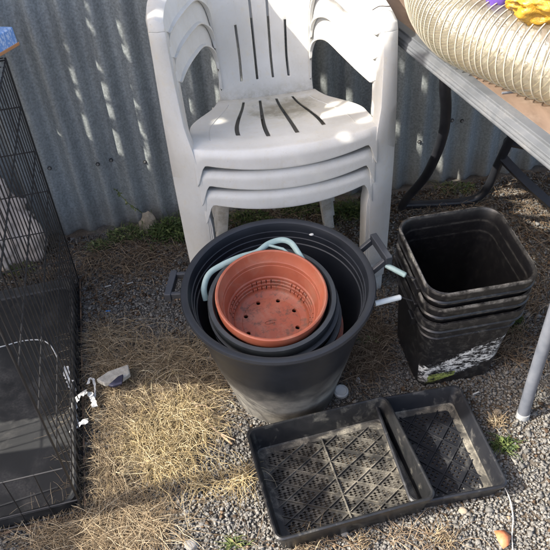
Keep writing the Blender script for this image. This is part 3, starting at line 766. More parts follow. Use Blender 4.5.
for i in range(nseg + 1):
    s = tot * i / nseg; p, t_, n, u = ring_frame(s)
    ph = (s / pitch) % 1
    for k in range(nr):
        a = 2 * math.pi * k / nr; ph2 = (s / pitch + k / nr) % 1
        rr_ = RD - .0035 * math.sin(math.pi * ph2) ** .7 + .0008 * noise.noise(Vector((s * 60, a * 3, 0)))
        vs.append(p + (n * math.cos(a) + u * math.sin(a)) * rr_ - dl)
for i in range(nseg):
    for k in range(nr): k2 = (k + 1) % nr; fs.append((i * nr + k, i * nr + k2, (i + 1) * nr + k2, (i + 1) * nr + k))
mb = MB(); mb.add(vs, fs); mb.build('film', FILM, duct, ang=180)
pts = []
turns = tot / pitch; steps = int(turns * 40)
for i in range(steps):
    q = i / 40; s = min(tot, max(0, (q) * pitch)); p, t_, n, u = ring_frame(s); a = -2 * math.pi * q
    pts.append(p + (n * math.cos(a) + u * math.sin(a)) * (RD + .0008) - dl)
mb = MB(); mb.tube(pts, .00105, 6); mb.build('spiral_wire', RIBW, duct)

# yellow cloth and purple bit on the duct
def crumple(name, c, size, mat, label, cat, seed, sub=5, flat=False):
    bm = bmesh.new(); bmesh.ops.create_icosphere(bm, subdivisions=sub, radius=1)
    for v in bm.verts:
        p = v.co.copy(); d = 1 + .16 * noise.noise(p * 1.6 + Vector((seed, 0, 0))) + .12 * (1 - abs(noise.noise(p * 2.7 + Vector((0, seed, 0))))) + ((.14 * (1 - abs(noise.noise(Vector((p.x * 2.2, p.y * 2.2, p.z * 4.5))))) ** 3 + .07 * (1 - abs(noise.noise(p * 4.1))) ** 4 - .10) if cat in ('bag', 'sack') else 0) + .07 * (1 - abs(noise.noise(p * 5.5 + Vector((0, 0, seed))))) ** 3 + .02 * abs(noise.noise(p * 14))
        v.co = Vector((p.x * size[0], p.y * size[1], p.z * size[2])) * d
    me = bpy.data.meshes.new(name); bm.to_mesh(me); bm.free()
    o = link(name, me, mat, loc=c, smooth=not flat); return props(o, label, cat)
t = NT('yellow_plastic_bag'); t.set(t.ramp(t.noise(30, 6, .6, dist=.8), [(.3, (.30, .155, .010)), (.7, (.48, .28, .03))]), .33, spec=.6); t.bump(t.noise(38, 6, .6, dist=1.2), .7, .008)
crumple('yellow_bag', gz(564, -8, TZ + .16) , (.086, .058, .046), t.m, 'crumpled yellow plastic bag heaped on the ribbed hose', 'bag', 3)
PURP = NT('purple_film').set((.10, .05, .28), .4).m
crumple('purple_packet', gz(501, -8, TZ + .145), (.022, .018, .030), PURP, 'small purple packet behind the ribbed hose', 'packet', 8, 3)
crumple('beige_cloth', gz(486, -14, TZ + .14), (.03, .03, .03), NT('beige_cloth').set((.45, .36, .26), .9).m, 'beige cloth scrap behind the ribbed hose beside the purple packet', 'cloth', 5, 3)

# ------------------------------------------------------------------ wire crate
pb = Vector((-.557, 1.452, 0)); pf = Vector((-.418, .727, 0)); ch = .665
cd = (pb - pf).normalized(); cl = Vector((-cd.y, cd.x, 0))          # cl points left
CW = .56; CLn = (pb - pf).length
crate = props(empty('wire_crate', pf, (0, 0, math.atan2(cd.y, cd.x) - math.pi / 2)), 'black wire dog crate with a plastic pan, standing open at the left', 'crate')
# local frame: +y back along right panel, -x left
def panel(name, fn, length, height, bars, horiz, mat=WIRE, rv=.0013, rh=.0018):
    mb = MB()
    n = int(length / bars)
    for i in range(n + 1):
        s = length * i / n; wv = .002 * math.sin(i * 2.3)
        mb.tube([fn(s, .004), fn(s + wv, height * .5), fn(s, height)], rv, 6)
    for z in horiz: mb.tube([fn(0, z), fn(length, z)], rh, 6)
    return mb.build(name, mat, crate)
panel('side_panel', lambda s, z: Vector((0, s, z)), CLn, ch, .0265, (.012, .11, .215, .325, .435, .55, ch - .004))
panel('back_panel', lambda s, z: Vector((-s, CLn - .004, z)), CW, ch, .0265, (.012, .095, .20, .32, .434, .55, ch - .004))
panel('front_panel', lambda s, z: Vector((-s, .004, z)), CW, .16, .0265 * 2, (.012, .05, .158))
panel('side_panel', lambda s, z: Vector((-CW, s, z)), CLn, ch, .0265, (.012, .11, .215, .325, .435, .55, ch - .004))
panel('top_panel', lambda s, z: Vector((-CW * .98 * z / .5, s, ch)), CLn * 1., .5, .05, (.12, .25, .4))
for x, y in ((0, 0), (0, CLn), (-CW, 0), (-CW, CLn)):
    mb = MB(); mb.tube([(x, y, 0), (x, y, ch)], .0024, 8); mb.build('corner_post', WIRE, crate)
mb = MB()
mb.tube([(0, 0, .006), (0, CLn, .006)], .0034, 8); mb.tube([(0, 0, .006), (-CW, 0, .006)], .0030, 8); mb.tube([(0.004, 0, .016), (.004, CLn, .016)], .0022, 8)
mb.build('bottom_frame', WIRE_R, crate)
# pan
vs = []; fs = []
def rrect(x0, x1, y0, y1, rad, z, n=5):
    out = []
    for cx, cy, a0 in ((x1 - rad, y1 - rad, 0), (x0 + rad, y1 - rad, 90), (x0 + rad, y0 + rad, 180), (x1 - rad, y0 + rad, 270)):
        for k in range(n + 1): a = math.radians(a0 + 90 * k / n); out.append((cx + rad * math.cos(a), cy + rad * math.sin(a), z))
    return out
m = 24
for ins, z in ((.014, .010), (.008, .014), (.007, .040), (.011, .042), (.015, .040), (.018, .020), (.022, .0165), (.030, .016)):
    vs += rrect(-CW + ins, -ins, ins, CLn - ins, .03, z)
for i in range(7):
    for k in range(m): k2 = (k + 1) % m; fs.append((i * m + k, i * m + k2, (i + 1) * m + k2, (i + 1) * m + k))
fs.append(tuple(7 * m + k for k in range(m)))
mb = MB(); mb.add(vs, fs); pan = mb.build('pan', PAN, crate, ang=25)
mb = MB(); 
for q in ((-.02, .20), (-.055, .19)):
    mb.box((-.16, .08 + q[0] * 1.2, .0175), (.22, .003, .003), (0, 0, R(6)))
mb.build('pan_rib', plastic('pan_rib_plastic', (.03, .03, .03), (.07, .07, .065), .6), crate)
cinv = (Matrix.Translation(crate.location) @ Euler(crate.rotation_euler).to_matrix().to_4x4()).inverted()
mb = MB(); mb.tube(spline([gz(x, y, .018) for x, y in ((-20, 350), (0, 347), (22, 341), (40, 340), (50, 345), (57, 357), (58, 362))], 5), .0016, 6)
props(mb.build('string', PAPERW), 'thin white cord lying in the pan of the wire crate', 'string')
# torn plastic strip caught on the crate
def ribbon(name, pts, wd, mat, label, cat, thick=.0005, tilt=.4):
    P_ = spline(pts, 5); vs = []; fs = []
    for i, p in enumerate(P_):
        t_ = (P_[min(i + 1, len(P_) - 1)] - P_[max(i - 1, 0)]).normalized(); s = t_.cross(Vector((0, tilt * math.sin(i * .7), 1))).normalized()
        ww = wd * (1 + .35 * noise.noise(Vector((i * .6, wd * 100, 0))))
        jj = lambda: Vector((random.uniform(-1, 1), random.uniform(-1, 1), random.uniform(-1, 1))) * wd * .38
        vs += [p - s * ww + jj(), p + jj() * .6, p + s * ww + jj()]
    for i in range(len(P_) - 1): fs += [(3 * i, 3 * i + 1, 3 * i + 4, 3 * i + 3), (3 * i + 1, 3 * i + 2, 3 * i + 5, 3 * i + 4)]
    o = link(name, mesh_from(name, vs, fs), mat, smooth=False); m_ = o.modifiers.new('t', 'SOLIDIFY'); m_.thickness = thick
    return props(o, label, cat)
Z = lambda x, y, z: gz(x, y, z)
ribbon('plastic_strip', [Z(72, 432, .03), Z(75, 418, .03), Z(74, 405, .035), Z(80, 395, .045), Z(87, 392, .045), Z(92, 398, .035), Z(95, 407, .03)], .0062, PAPERW, 'curled white torn plastic strip hanging on the crate edge', 'plastic scrap')
ribbon('plastic_strip', [Z(94, 405, .03), Z(95, 392, .03), Z(94, 381, .035), Z(90, 378, .035), Z(88, 384, .03)], .0028, PAPERW, 'thin looped white plastic strip beside the crate edge', 'plastic scrap')
ribbon('plastic_strip', [Z(73, 430, .03), Z(80, 424, .035), Z(88, 420, .035)], .0058, PAPERW, 'short white torn piece at the foot of the curled strip', 'plastic scrap')
ribbon('plastic_strip', [Z(66, 366, .05), Z(67, 376, .045), Z(71, 384, .04), Z(74, 392, .04)], .0058, PAPERW, 'ragged white tatter stuck on the crate pan rim', 'plastic scrap')
# flat pale offcut
def slab(name, px, z, th, mat, label, cat, zs=None):
    pts = [gz(x, y, z) for x, y in px]; n = len(pts); c = sum(pts, Vector()) / n
    if zs: pts = [p + Vector((0, 0, q)) for p, q in zip(pts, zs)]
    vs = [p - c for p in pts] + [p - c - Vector((0, 0, th)) for p in pts]
    fs = [tuple(range(n)), tuple(range(2 * n - 1, n - 1, -1))] + [(i, i + n, (i + 1) % n + n, (i + 1) % n) for i in range(n)]
    o = link(name, mesh_from(name, vs, fs), mat, loc=c, smooth=False); bm = bmesh.new(); bm.from_mesh(o.data); bmesh.ops.recalc_face_normals(bm, faces=bm.faces); bm.to_mesh(o.data); bm.free()
    b = o.modifiers.new('b', 'BEVEL'); b.width = th * .2; b.segments = 2
    return props(o, label, cat)
CONC = NT('pale_cement'); CONC.set(CONC.ramp(CONC.noise(60, 7, .7), [(.3, (.22, .21, .18)), (.7, (.44, .42, .37))]), .9); CONC.bump(CONC.noise(90, 6), .6, .002); CONC = CONC.m
slab('wood_offcut', [(96, 379), (108, 371), (128, 364), (130, 373), (120, 380), (104, 383)], .046, .014, CONC, 'pale weathered offcut lying in the straw beside the crate', 'offcut')
slab('dark_scrap', [(108, 385), (118, 376), (123, 374), (122, 383), (114, 386)], .052, .006, NT('navy_scrap').set((.02, .02, .04), .5).m, 'small dark scrap on the pale offcut', 'scrap')

# packet on top of the crate at the upper left corner
pk = gz(6, 46, ch + .02); pkx = Vector((.97, .17, 0)).normalized()
pkt = props(empty('carton', (pk.x - .080, pk.y + .01, ch + .004), (0, R(-3), R(-24))), 'blue and white carton with orange edge resting on top of the wire crate', 'carton')
t = NT('carton_print'); s = t.sep()
blue = t.ramp(s[1], [(-.0, (.70, .72, .74)), (.001, (.70, .72, .74))])
n1 = t.noise(120, 2, .5, stretch=(1, 3, 1))
f1 = t.math('GREATER_THAN', s[0], .050)
col = t.mix(f1, (.72, .72, .70), t.mix(t.math('GREATER_THAN', n1, .56), (.20, .36, .66), (.55, .65, .80)))
t.set(col, .45)
mb = MB(); mb.box((0, 0, .021), (.16, .12, .042)); mb.build('carton_body', t.m, pkt, smooth=False, bevel=.003)
mb = MB(); mb.box((.0, .0, .0035), (.163, .123, .007)); mb.build('carton_edge', NT('carton_orange').set((.55, .25, .10), .6).m, pkt, smooth=False, bevel=.001)

# sack standing behind the crate
t = NT('sackcloth'); t.set(t.ramp(t.noise(18, 6, .6), [(.3, (.46, .37, .31)), (.7, (.62, .53, .45))]), .9); t.bump(t.noise(120, 4), .3, .001)
crumple('sack', Vector((-.865, 1.600, .10)), (.160, .06, .190), t.m, 'beige bulging sack leaning on the steel wall behind the crate', 'sack', 2)

# ------------------------------------------------------------------ small things on the ground
rk = NT('pale_rock'); rk.set(rk.ramp(rk.noise(70, 7, .7), [(.3, (.17, .14, .10)), (.7, (.32, .27, .20))]), .95); rk.bump(rk.noise(80, 6), .6, .002); ROCK = rk.m
o = crumple('rubble_chunk', gz(150, 230) + Vector((0, -.01, .024)), (.024, .011, .040), ROCK, 'beige jagged rubble chunk among weeds at the wall foot', 'rubble', 4, 3, True)
for v in o.data.vertices:
    q = v.co; f_ = .030 * noise.noise(Vector((q.x * 60, q.y * 60, q.z * 60))); v.co = Vector((q.x, q.y, q.z)) * (1 + f_ * 9) + Vector((.12 * q.z, 0, 0))
rg = NT('grey_rock'); rg.set(rg.ramp(rg.noise(60, 7, .7), [(.3, (.15, .15, .148)), (.7, (.25, .248, .24))]), .9); rg.bump(rg.noise(80, 6), .5, .002); RG = rg.m
crumple('stone', gz(192, 546) + Vector((0, 0, .006)), (.013, .010, .010), RG, 'rounded light grey stone at the bottom edge below the straw', 'stone', 6, 3)
for i, (x, y, r_, lb) in enumerate(((440, 395, .008, 'pale stone just right of the torn label pail'), (237, 478, .007, 'tan pebble left of the large tray'), (187, 514, .008, 'yellowish pebble below the straw mat'),
                                 (497, 413, .008, 'pale stone left of the grey table leg foot'), (345, 535, .007, 'grey pebble in front of the large tray'), (463, 512, .008, 'light stone below the gap of the two trays'), (210, 360, .008, 'rounded stone left of the tub'))):
    crumple('stone', gz(x, y) + Vector((0, 0, .004)), (r_, r_ * .8, r_ * .7), ROCK if i % 2 else RG, lb, 'stone', 11 + i, 3)
def polyline(name, px, r, mat, label, cat, zs=None, par=None):
    pts = [gz(x, y, z) for x, y, z in px]; mb = MB(); n_ = 5; P_ = spline(pts, n_)
    rs = [r * (1 - .45 * i / len(P_)) for i in range(len(P_))]; mb.tube(P_, rs, 7); return mb, pts
stick = props(empty('dead_twig', gz(212, 425)), 'forked dry stick lying across the straw left of the tub', 'stick')
def stick_part(name, px, r):
    mb = MB(); P_ = [p - stick.location for p in spline([gz(x, y, z) for x, y, z in px], 5)]; mb.tube(P_, [r * (1 - .5 * i / len(P_)) for i in range(len(P_))], 7); mb.build(name, STICKM, stick)
stick_part('stem', [(188, 396, .02), (198, 408, .018), (206, 420, .016), (218, 432, .014), (232, 444, .012)], .0042)
stick_part('side_shoot', [(203, 415, .016), (199, 428, .012), (206, 440, .01), (216, 446, .008)], .0022)
stick_part('side_shoot', [(216, 431, .016), (226, 436, .016), (235, 440, .014)], .0022)
stick_part('side_shoot', [(196, 405, .02), (206, 406, .024), (214, 412, .02)], .0018)
mb = MB(); mb.tube(spline([gz(x, y, z) for x, y, z in ((505, 488, .01), (510, 500, .012), (513, 518, .008), (512, 536, .006), (513, 552, .006))], 6), .0011, 6)
props(mb.build('pale_wire', NT('pale_wire').set((.55, .53, .48), .5).m), 'thin pale wire running down from the small tray corner', 'wire')
# orange leaf
lf = MB(); pts = [gz(x, y, .012) for x, y in ((494, 531), (504, 530), (511, 536), (509, 545), (503, 549), (498, 541))]; c = sum(pts, Vector()) / 6
lf.add([p - c for p in pts] + [Vector((0, 0, .004))], [(i, (i + 1) % 6, 6) for i in range(6)])
t = NT('orange_leaf'); t.set(t.ramp(t.noise(120, 4), [(.3, (.42, .12, .05)), (.7, (.58, .22, .10))]), .6)
o = lf.build('fallen_leaf', t.m, loc=c); o.modifiers.new('s', 'SOLIDIFY').thickness = .0006; props(o, 'orange red fallen leaf at the bottom right beside the pale wire', 'leaf')
# squashed plastic bottle base near the tub, white shell
t = NT('clear_cup'); t.set((.62, .64, .62), .25, spec=.7); t.b.inputs['Alpha'].default_value = .65
cup = gz(341, 395); mb = MB(); mb.lathe([(0, .003), (.010, .003), (.0115, .001), (.016, .001), (.0175, .004), (.0165, .010), (.0135, .012), (.012, .008), (.006, .007), (0, .0075)], 32, closed=False)
props(mb.build('squashed_cup', t.m, loc=(cup.x, cup.y, .008), rot=(R(12), 0, 0)), 'small clear ridged plastic cup base on the gravel beside the tub', 'cup')
crumple('shell_bit', gz(358, 382) + Vector((0, 0, .006)), (.005, .009, .004), PAPERW, 'white shell like fragment between tub and square pails', 'fragment', 21, 3)
for x, y, lb in ((108, 286, 'white scrap on the gravel right of the crate back'), (130, 283, 'thin white scrap near the wall weeds'), (476, 393, 'white splinter below the torn label pail')):
    mb = MB(); p = gz(x, y, .008); mb.box((0, 0, 0), (.018, .003, .002), (0, .1, R(25))); props(mb.build('white_splinter', PAPERW, loc=p, smooth=False), lb, 'splinter')
mb = MB(); mb.tube([(0, 0, 0), (.012, -.003, .002)], .0016, 8); props(mb.build('blue_butt', NT('blue_bit').set((.05, .18, .45), .5).m, loc=gz(106, 311, .008)), 'small blue stub on the gravel right of the crate', 'stub')

crumple('white_fleck', gz(311.5, 234.5, .378), (.0045, .003, .002), PAPERW, 'tiny white fleck stuck on the back rim of the large tub', 'fleck', 31, 2)

# ------------------------------------------------------------------ dry grass
def strands(name, starts, L0, L1, r0, h0, h1, mat, curl=1.2, upright=0., seg=6):
    n = len(starts); V = np.zeros((n, seg + 1, 3, 3)); th = rng.uniform(0, 2 * np.pi, n); L = rng.uniform(L0, L1, n); hh = rng.uniform(h0, h1, n); cu = rng.normal(0, curl, n); cz = rng.uniform(.7, 1.4, n)
    pos = starts.copy(); ang = th.copy(); rad = r0 * rng.uniform(.6, 1.3, n)
    for k in range(seg + 1):
        f = k / seg
        z = starts[:, 2] + hh * (np.sin(np.pi * np.minimum(f * cz, 1)) * (1 - upright) + upright * f * (2 - f)) + .001
        c = pos.copy(); c[:, 2] = z
        rr_ = (rad * (1 - .75 * f))[:, None]
        sx = np.stack([-np.sin(ang), np.cos(ang), np.zeros(n)], 1)
        V[:, k, 0] = c + sx * rr_; V[:, k, 1] = c - sx * rr_; V[:, k, 2] = c + np.array([0, 0, 1.]) * rr_ * 1.1
        step = L / seg * (1 - upright * .6)
        pos[:, 0] += np.cos(ang) * step; pos[:, 1] += np.sin(ang) * step; ang = ang + cu / seg + rng.normal(0, .22, n) * (rng.uniform(size=n) < .35) * 1.6
    base = np.arange(n)[:, None, None] * (seg + 1) * 3; fc = []
    for k in range(seg):
        for a in range(3): b = (a + 1) % 3; fc.append([k * 3 + a, k * 3 + b, (k + 1) * 3 + b, (k + 1) * 3 + a])
    fc = np.array(fc)[None] + base
    return link(name, np_mesh(name, V.reshape(-1, 3), fc.reshape(-1, 4)), mat)
CRX = [(-.56, 1.46), (-.42, .72), (-1.3, .60), (-1.5, 1.4)]
TRX = [gz(x, y, .02) for x, y in ((240, 422), (384, 385), (462, 378), (520, 485), (438, 510), (268, 552))]
def inpoly_pts(n, blobs):
    out = []
    while len(out) < n:
        x, y, rx, ry, wgt = random.choices(blobs, [b[4] for b in blobs])[0]
        px = x + random.gauss(0, rx * .55); py = y + random.gauss(0, ry * .55); p = gz(px, py)
        if p.y > wall_y(p.x) - .02 or inside(p, TRX) or inside(p, CRX) or noise.noise(Vector((p.x * 16, p.y * 16, 4))) + .6 * noise.noise(Vector((p.x * 45, p.y * 45, 1))) < random.uniform(-.45, .30) or (p.x - TUBC[0]) ** 2 + (p.y - TUBC[1]) ** 2 < .115 ** 2: continue
        out.append((p.x, p.y, ground_h(p.x, p.y) + .003))
    return np.array(out)
STRAW = islands('dry_straw', [(0, (.10, .07, .042)), (.4, (.25, .185, .11)), (.75, (.40, .31, .195)), (1, (.58, .49, .34))], .7, .3, 200, .2)
STRAWY = islands('yellow_straw', [(0, (.24, .175, .085)), (.5, (.46, .355, .18)), (1, (.66, .56, .36))], .7, .3, 200, .2)
STRAWB = islands('brown_straw', [(0, (.08, .055, .035)), (.5, (.18, .125, .08)), (1, (.36, .28, .19))], .8, .2, 200, .2)
B1 = [(140, 395, 45, 45, 5), (110, 350, 22, 22, 1.0), (165, 376, 42, 18, 2.2), (110, 470, 22, 50, 2.4), (120, 530, 55, 25, 2.2), (200, 400, 25, 30, 1.0), (60, 542, 50, 8, .7), (188, 355, 16, 10, .3)]
P = inpoly_pts(6000, B1); P[:, 2] += rng.uniform(0, .010, len(P))
props(strands('dry_grass', P, .025, .15, .00056, .002, .016, STRAW, .8, 0., 7), 'tangled dry brown grass mat between crate and tub', 'dry grass', kind='stuff')
B2 = [(175, 430, 36, 34, 5), (215, 488, 30, 8, .5), (250, 480, 25, 6, .3), (150, 455, 25, 18, 1.5), (165, 470, 30, 14, 1)]
P = inpoly_pts(2100, B2); P[:, 2] += rng.uniform(0, .016, len(P))
props(strands('yellow_grass', P, .02, .09, .0007, .003, .022, STRAWY, 1.0), 'bright yellow dry grass tuft in the sun left of the tub', 'dry grass', kind='stuff')
B3 = [(110, 265, 45, 25, 2), (150, 255, 35, 20, 1), (375, 345, 12, 40, 2.2), (355, 365, 10, 20, 1), (505, 345, 22, 22, 1.2), (450, 205, 60, 12, .8), (530, 210, 30, 50, 1.2), (535, 300, 15, 40, .6), (40, 275, 40, 25, 1), (280, 225, 60, 20, 1), (400, 540, 60, 8, .3), (300, 546, 60, 6, .5)]
P = inpoly_pts(3200, B3)
props(strands('withered_grass', P, .03, .09, .0008, .004, .020, STRAWB, 1.5), 'sparse withered brown stems scattered over gravel by the wall', 'dry grass', kind='stuff')
def tuft(px, py, n, rad, L, hgt, mat, label, cat, name, group=None, up=.9):
    c = gz(px, py); S = np.zeros((n, 3)); S[:, 0] = rng.normal(0, rad, n); S[:, 1] = rng.normal(0, rad, n)
    o = strands(name, S, L * .5, L, .0009, hgt * .3, hgt, mat, .8, up)
    o.location = (c.x, c.y, ground_h(c.x, c.y)); return props(o, label, cat, group)
for x, y, n, rd, L, hh, lb in ((497, 425, 90, .010, .05, .03, 'straw coloured tuft beside the grey table leg foot'), (305, 545, 90, .016, .05, .03, 'pale tuft in front of the large tray at the bottom'), (440, 542, 80, .014, .05, .03, 'dry tuft at the bottom between the leaf and the large tray'), (360, 544, 50, .012, .04, .025, 'low dry tuft just under the front rim of the large tray'),
                               (505, 335, 120, .022, .08, .03, 'brown dry tuft to the right of the square pails')):
    tuft(x, y, n, rd, L, hh, STRAW if n < 100 else STRAWB, lb, 'grass tuft', 'grass_tuft', 'dry grass tufts in the gravel')
# weeds
GREEN = islands('weed_leaf', [(0, (.03, .055, .014)), (.5, (.065, .10, .026)), (1, (.15, .18, .06))], .6, .3, 200, .2)
GREEN2 = islands('pale_weed_leaf', [(0, (.06, .09, .03)), (.6, (.12, .15, .05)), (1, (.24, .24, .10))], .6, .3, 200, .2)
def weed(px, py, nstem, nleaf, rad, hgt, mat, label, blades=60):
    c = gz(px, py); r = props(empty('weed', (c.x, c.y, 0)), label, 'weed', 'green weeds growing out of the gravel')
    S = np.zeros((blades, 3)); S[:, 0] = rng.normal(0, rad * .6, blades); S[:, 1] = rng.normal(0, rad * .4, blades)
    o = strands('stems', S, .03, .10 if blades > 100 else .06, .0011, hgt * .3, hgt, mat, .8, .6); o.parent = r
    mb = MB()
    for i in range(nleaf):
        a = random.uniform(0, 6.283); q = rad * math.sqrt(random.random()); base = Vector((q * math.cos(a), q * .6 * math.sin(a), random.uniform(.004, hgt * (1 - .6 * q / rad))))
        d = Vector((math.cos(a + random.gauss(0, .9)), math.sin(a + random.gauss(0, .9)), random.uniform(-.2, .7))).normalized(); L = random.uniform(.006, .017); wv = d.cross(Vector((random.gauss(0, .3), random.gauss(0, .3), 1))).normalized() * L * random.uniform(.16, .3); u = wv.cross(d).normalized() * L * .12
        mb.add([base, base + d * L * .45 + wv + u, base + d * L * .45 - u, base + d * L * .45 - wv + u, base + d * L], [(0, 1, 2), (0, 2, 3), (1, 4, 2), (2, 4, 3)])
    mb.build('leaves', mat, r, smooth=False); return r
for a in ((172, 236, 0, 560, .07, .07, GREEN, 'dark green weed patch at the left foot of the chair stack', 160), (128, 238, 0, 260, .055, .045, GREEN2, 'low pale weed by the wall left of the rubble chunk', 90), (100, 248, 0, 90, .035, .025, GREEN2, 'sparse weed near the wall right of the crate', 70), (250, 222, 0, 220, .07, .035, GREEN, 'weeds under the chair stack seen at its left', 110),
          (348, 215, 0, 420, .065, .05, GREEN, 'bushy green weeds under the chair stack at its right', 160), (300, 212, 0, 200, .06, .03, GREEN, 'weeds in the middle beneath the chair seats', 80), (507, 322, 0, 260, .03, .035, GREEN, 'mossy green weed clump right of the square pails', 80), (503, 447, 0, 90, .02, .02, GREEN, 'small green weed at the right edge of the small tray', 60),
          (372, 345, 0, 90, .02, .02, GREEN2, 'olive weed between the tub and square pails', 40), (20, 270, 0, 90, .05, .02, GREEN2, 'weed inside the back of the crate area', 50), (236, 545, 0, 20, .012, .015, GREEN2, 'tiny weed at the bottom in front of the tray corner', 30), (455, 190, 0, 120, .06, .02, GREEN2, 'thin weeds at the wall under the table', 60)):
    weed(*a)
# tall thin weed against the wall
tw = props(empty('tall_weed', gz(150, 226)), 'single tall thin weed stalk leaning on the steel wall', 'weed'); mb = MB()
stem = spline([gz(158, 232, .0), gz(143, 214, .04), gz(128, 203, .10), gz(116, 190, .14)], 6); mb.tube([p - tw.location for p in stem], .0011, 5); mb.build('stalk', GREEN2, tw)
mb = MB()
for i in range(26):
    p = random.choice(stem[4:]) - tw.location; d = Vector((random.gauss(0, 1), -abs(random.gauss(0, .6)), random.gauss(0, 1))).normalized() * random.uniform(.006, .013); wv = d.cross(Vector((0, 1, 0))).normalized() * .0025
    mb.add([p, p + d * .5 + wv, p + d, p + d * .5 - wv], [(0, 1, 2, 3)])
mb.build('leaves', GREEN2, tw, smooth=False)

# ------------------------------------------------------------------ added shade cloth, unseen at left, outline and holes cut to throw shade
XS = -1.2
def hit(p):   # where the sunbeam through p crosses the cloth
    t_ = (XS - p[0]) / SUN.x; return p[1] + SUN.y * t_, p[2] + SUN.z * t_
gp = lambda x, y: hit(gz(x, y))
ymx = hit((-.12, 1.60, .66))[0] + .035
polyA = [gp(-60, 432), gp(0, 424), gp(62, 418), gp(95, 402), gp(150, 388), gp(195, 388), gp(222, 388), hit((-.13, .94, .14)), hit((-.06, .87, .135)), hit((.05, .87, .11)), hit((.10, .86, .10)), hit((.03, .77, .34)), hit((.20, .80, .30)), hit((.40, .87, .34)), hit((.53, .88, .36)), hit((.50, .95, .45)), hit((.34, 1.25, .55)),
         hit((.345, 1.30, .665)), hit((.30, 1.36, .62)), hit((.05, 1.34, .70)), hit((-.2, 1.33, .745)), hit((.20, 1.50, .56)), hit((.12, 1.60, .535)), hit((-.04, 1.59, .585)), hit((-.12, 1.58, .66)), (ymx, hit((-.12, 1.6, .72))[1]), (ymx, 2.30), (1.60, 2.30), (1.60, .22)]
shade_strips = [(hit(aty(222, -8, 1.62)), hit(aty(312, 78, 1.585)), .014), (hit(aty(300, -30, 1.62)), hit(aty(345, 10, 1.5)), .008)]  # added strips that throw the diagonal shadow bands on the chair back
holes = []  # gaps placed so that sun flecks land on wall, chairs and ground
for px, py, ry, rz in ((85, 8, .006, .022), (92, 32, .005, .016), (63, 48, .008, .010), (70, 76, .008, .022), (77, 98, .007, .020), (84, 128, .007, .040), (102, 88, .008, .012), (105, 112, .007, .022), (114, 144, .008, .036), (120, 48, .005, .026),
                       (137, 135, .006, .012), (143, 150, .006, .024), (152, 84, .006, .022), (160, 130, .007, .012), (55, 5, .005, .01), (146, 30, .006, .035), (44, 66, .004, .01), (34, 122, .004, .008), (165, 150, .006, .01), (200, 60, .010, .020), (204, 90, .010, .03),
                       (322, 85, .016, .030), (345, 92, .012, .018), (365, 104, .010, .014), (400, 130, .014, .030), (419, 145, .016, .036), (396, 60, .01, .02)):
    q = aty(px, py, 1.78 + .1 * (px - 275) / 380 - .012); h_ = hit(q); holes.append((h_[0], h_[1], ry * 1.25, rz * 1.0))
for p, ry, rz in (((.262, 1.37, .50), .020, .016), ((.20, 1.28, .47), .030, .012), ((.03, 1.59, .56), .03, .018), ((-.08, 1.45, .46), .02, .01), ((.02, 1.40, .47), .012, .010), ((.10, 1.25, .43), .01, .012)):
    h_ = hit(p); holes.append((h_[0], h_[1], ry, rz))
for px, py, z, ry, rz in ((535, 262, .36, .010, .014), (478, 288, .36, .014, .006), (500, 215, 0, .012, .02), (540, 240, 0, .010, .016), (120, 395, 0, .018, .014), (545, 330, 0, .02, .02), (513, 170, 0, .012, .014), (215, 262, 0, .01, .01), (540, 395, 0, .02, .02), (508, 158, .16, .016, .016), (444, 105, .62, .016, .03)):
    h_ = hit(gz(px, py, z)); holes.append((h_[0], h_[1], ry, rz))
cell = .007; V = []; Fq = []; ids = {}
def vid(i, j):
    if (i, j) not in ids:
        ids[(i, j)] = len(V); V.append((.010 * math.sin(i * cell * 9) + .006 * math.sin(j * cell * 13), i * cell, j * cell))
    return ids[(i, j)]
for i in range(int(.22 / cell), int(1.61 / cell)):
    for j in range(int(.20 / cell), int(2.32 / cell)):
        y, z = (i + .5) * cell, (j + .5) * cell
        wob = .010 * noise.noise(Vector((y * 14, z * 14, 0)))
        st = False
        for (ay, az_), (by, bz), hw_ in shade_strips:
            q = max(0, min(1, ((y - ay) * (by - ay) + (z - az_) * (bz - az_)) / ((by - ay) ** 2 + (bz - az_) ** 2)))
            if (y - ay - q * (by - ay)) ** 2 + (z - az_ - q * (bz - az_)) ** 2 < hw_ ** 2: st = True
        if not st and not inside((y + wob, z + wob), polyA): continue
        if any(((y - a) / c) ** 2 + ((z - b) / d) ** 2 < 1 for a, b, c, d in holes): continue
        Fq.append((vid(i, j), vid(i + 1, j), vid(i + 1, j + 1), vid(i, j + 1)))
cl_ = NT('added_shade_canvas'); cl_.set(cl_.ramp(cl_.noise(30, 5), [(.3, (.20, .22, .20)), (.7, (.32, .33, .30))]), .9)
shade = props(empty('added_shade_cloth', (XS, 0, 0)), 'unseen grey green shade cloth, added and cut to cast shade and sun flecks', 'shade cloth')
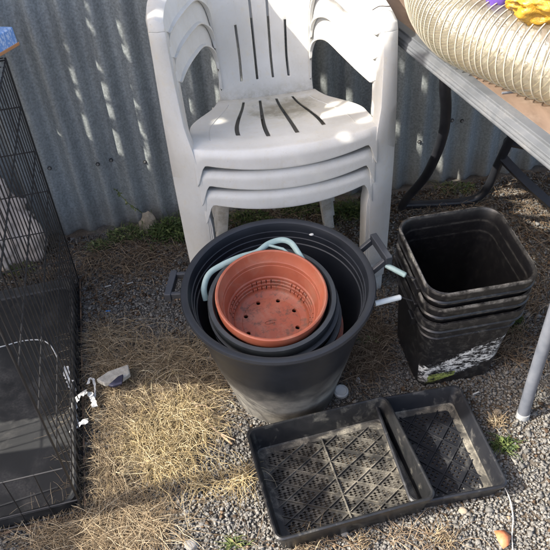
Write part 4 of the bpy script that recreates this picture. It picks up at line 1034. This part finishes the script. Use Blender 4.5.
o = link('cloth', mesh_from('cloth', V, Fq), cl_.m, shade); o.modifiers.new('t', 'SOLIDIFY').thickness = .002
mb = MB(); mb.tube([(-.03, 1.56, 0), (-.03, 1.56, 2.35)], .02, 12); mb.build('pole', STEEL_GRY, shade)  # support for the added cloth
a, b = Vector((0,) + tuple(gp(150, 500))), Vector((0,) + tuple(gp(258, 470))); d = (b - a).normalized()
t0 = -a.z / d.z; base = a + d * t0; tp = b + d * .06
br = props(empty('added_shade_pole', (XS, 0, 0)), 'unseen pole with a plate, added to cast a shadow band and darken the tray', 'pole'); mb = MB()
mb.tube([base, a, b, tp], .016, 10); mb.build('stem', STICKM, br)  # added pole, set to throw a shadow band across the straw
q_ = [Vector((.02,) + tuple(hit(gz(x, y, .012)))) for x, y in ((246, 452), (262, 430), (300, 436), (310, 470), (322, 530), (290, 545), (262, 520))]
n_ = len(q_); mb = MB(); mb.add(q_ + [p + Vector((.012, 0, 0)) for p in q_], [tuple(range(n_)), tuple(range(2 * n_ - 1, n_ - 1, -1))] + [(i, i + n_, (i + 1) % n_ + n_, (i + 1) % n_) for i in range(n_)])
mb.build('shade_plate', STICKM, br, smooth=False)  # added plate, outlined to shade the left part of the large tray
p1, p2 = gp(-10, 456), gp(84, 540)
bd = props(empty('added_shade_board', (XS, (p1[0] + p2[0]) / 2, 0)), 'unseen board, added and outlined to shade the front of the wire crate', 'board')
yc = (p1[0] + p2[0]) / 2; mb = MB(); x_ = .02
pb_ = [gp(84, 560), gp(88, 446), gp(60, 448), gp(0, 457), gp(-60, 466)]
out_ = [(pb_[0][0], 0), (pb_[-1][0], 0)] + [pb_[k] for k in (4, 3, 2, 1, 0)]; n_ = len(out_)
mb.add([(x, y - yc, z) for x in (0, x_) for y, z in out_], [tuple(range(n_)), tuple(range(2 * n_ - 1, n_ - 1, -1))] + [(i, i + n_, (i + 1) % n_ + n_, (i + 1) % n_) for i in range(n_)])
mb.build('shade_plank', STICKM, bd, smooth=False)  # added blocker, top edge cut to shade the crate front
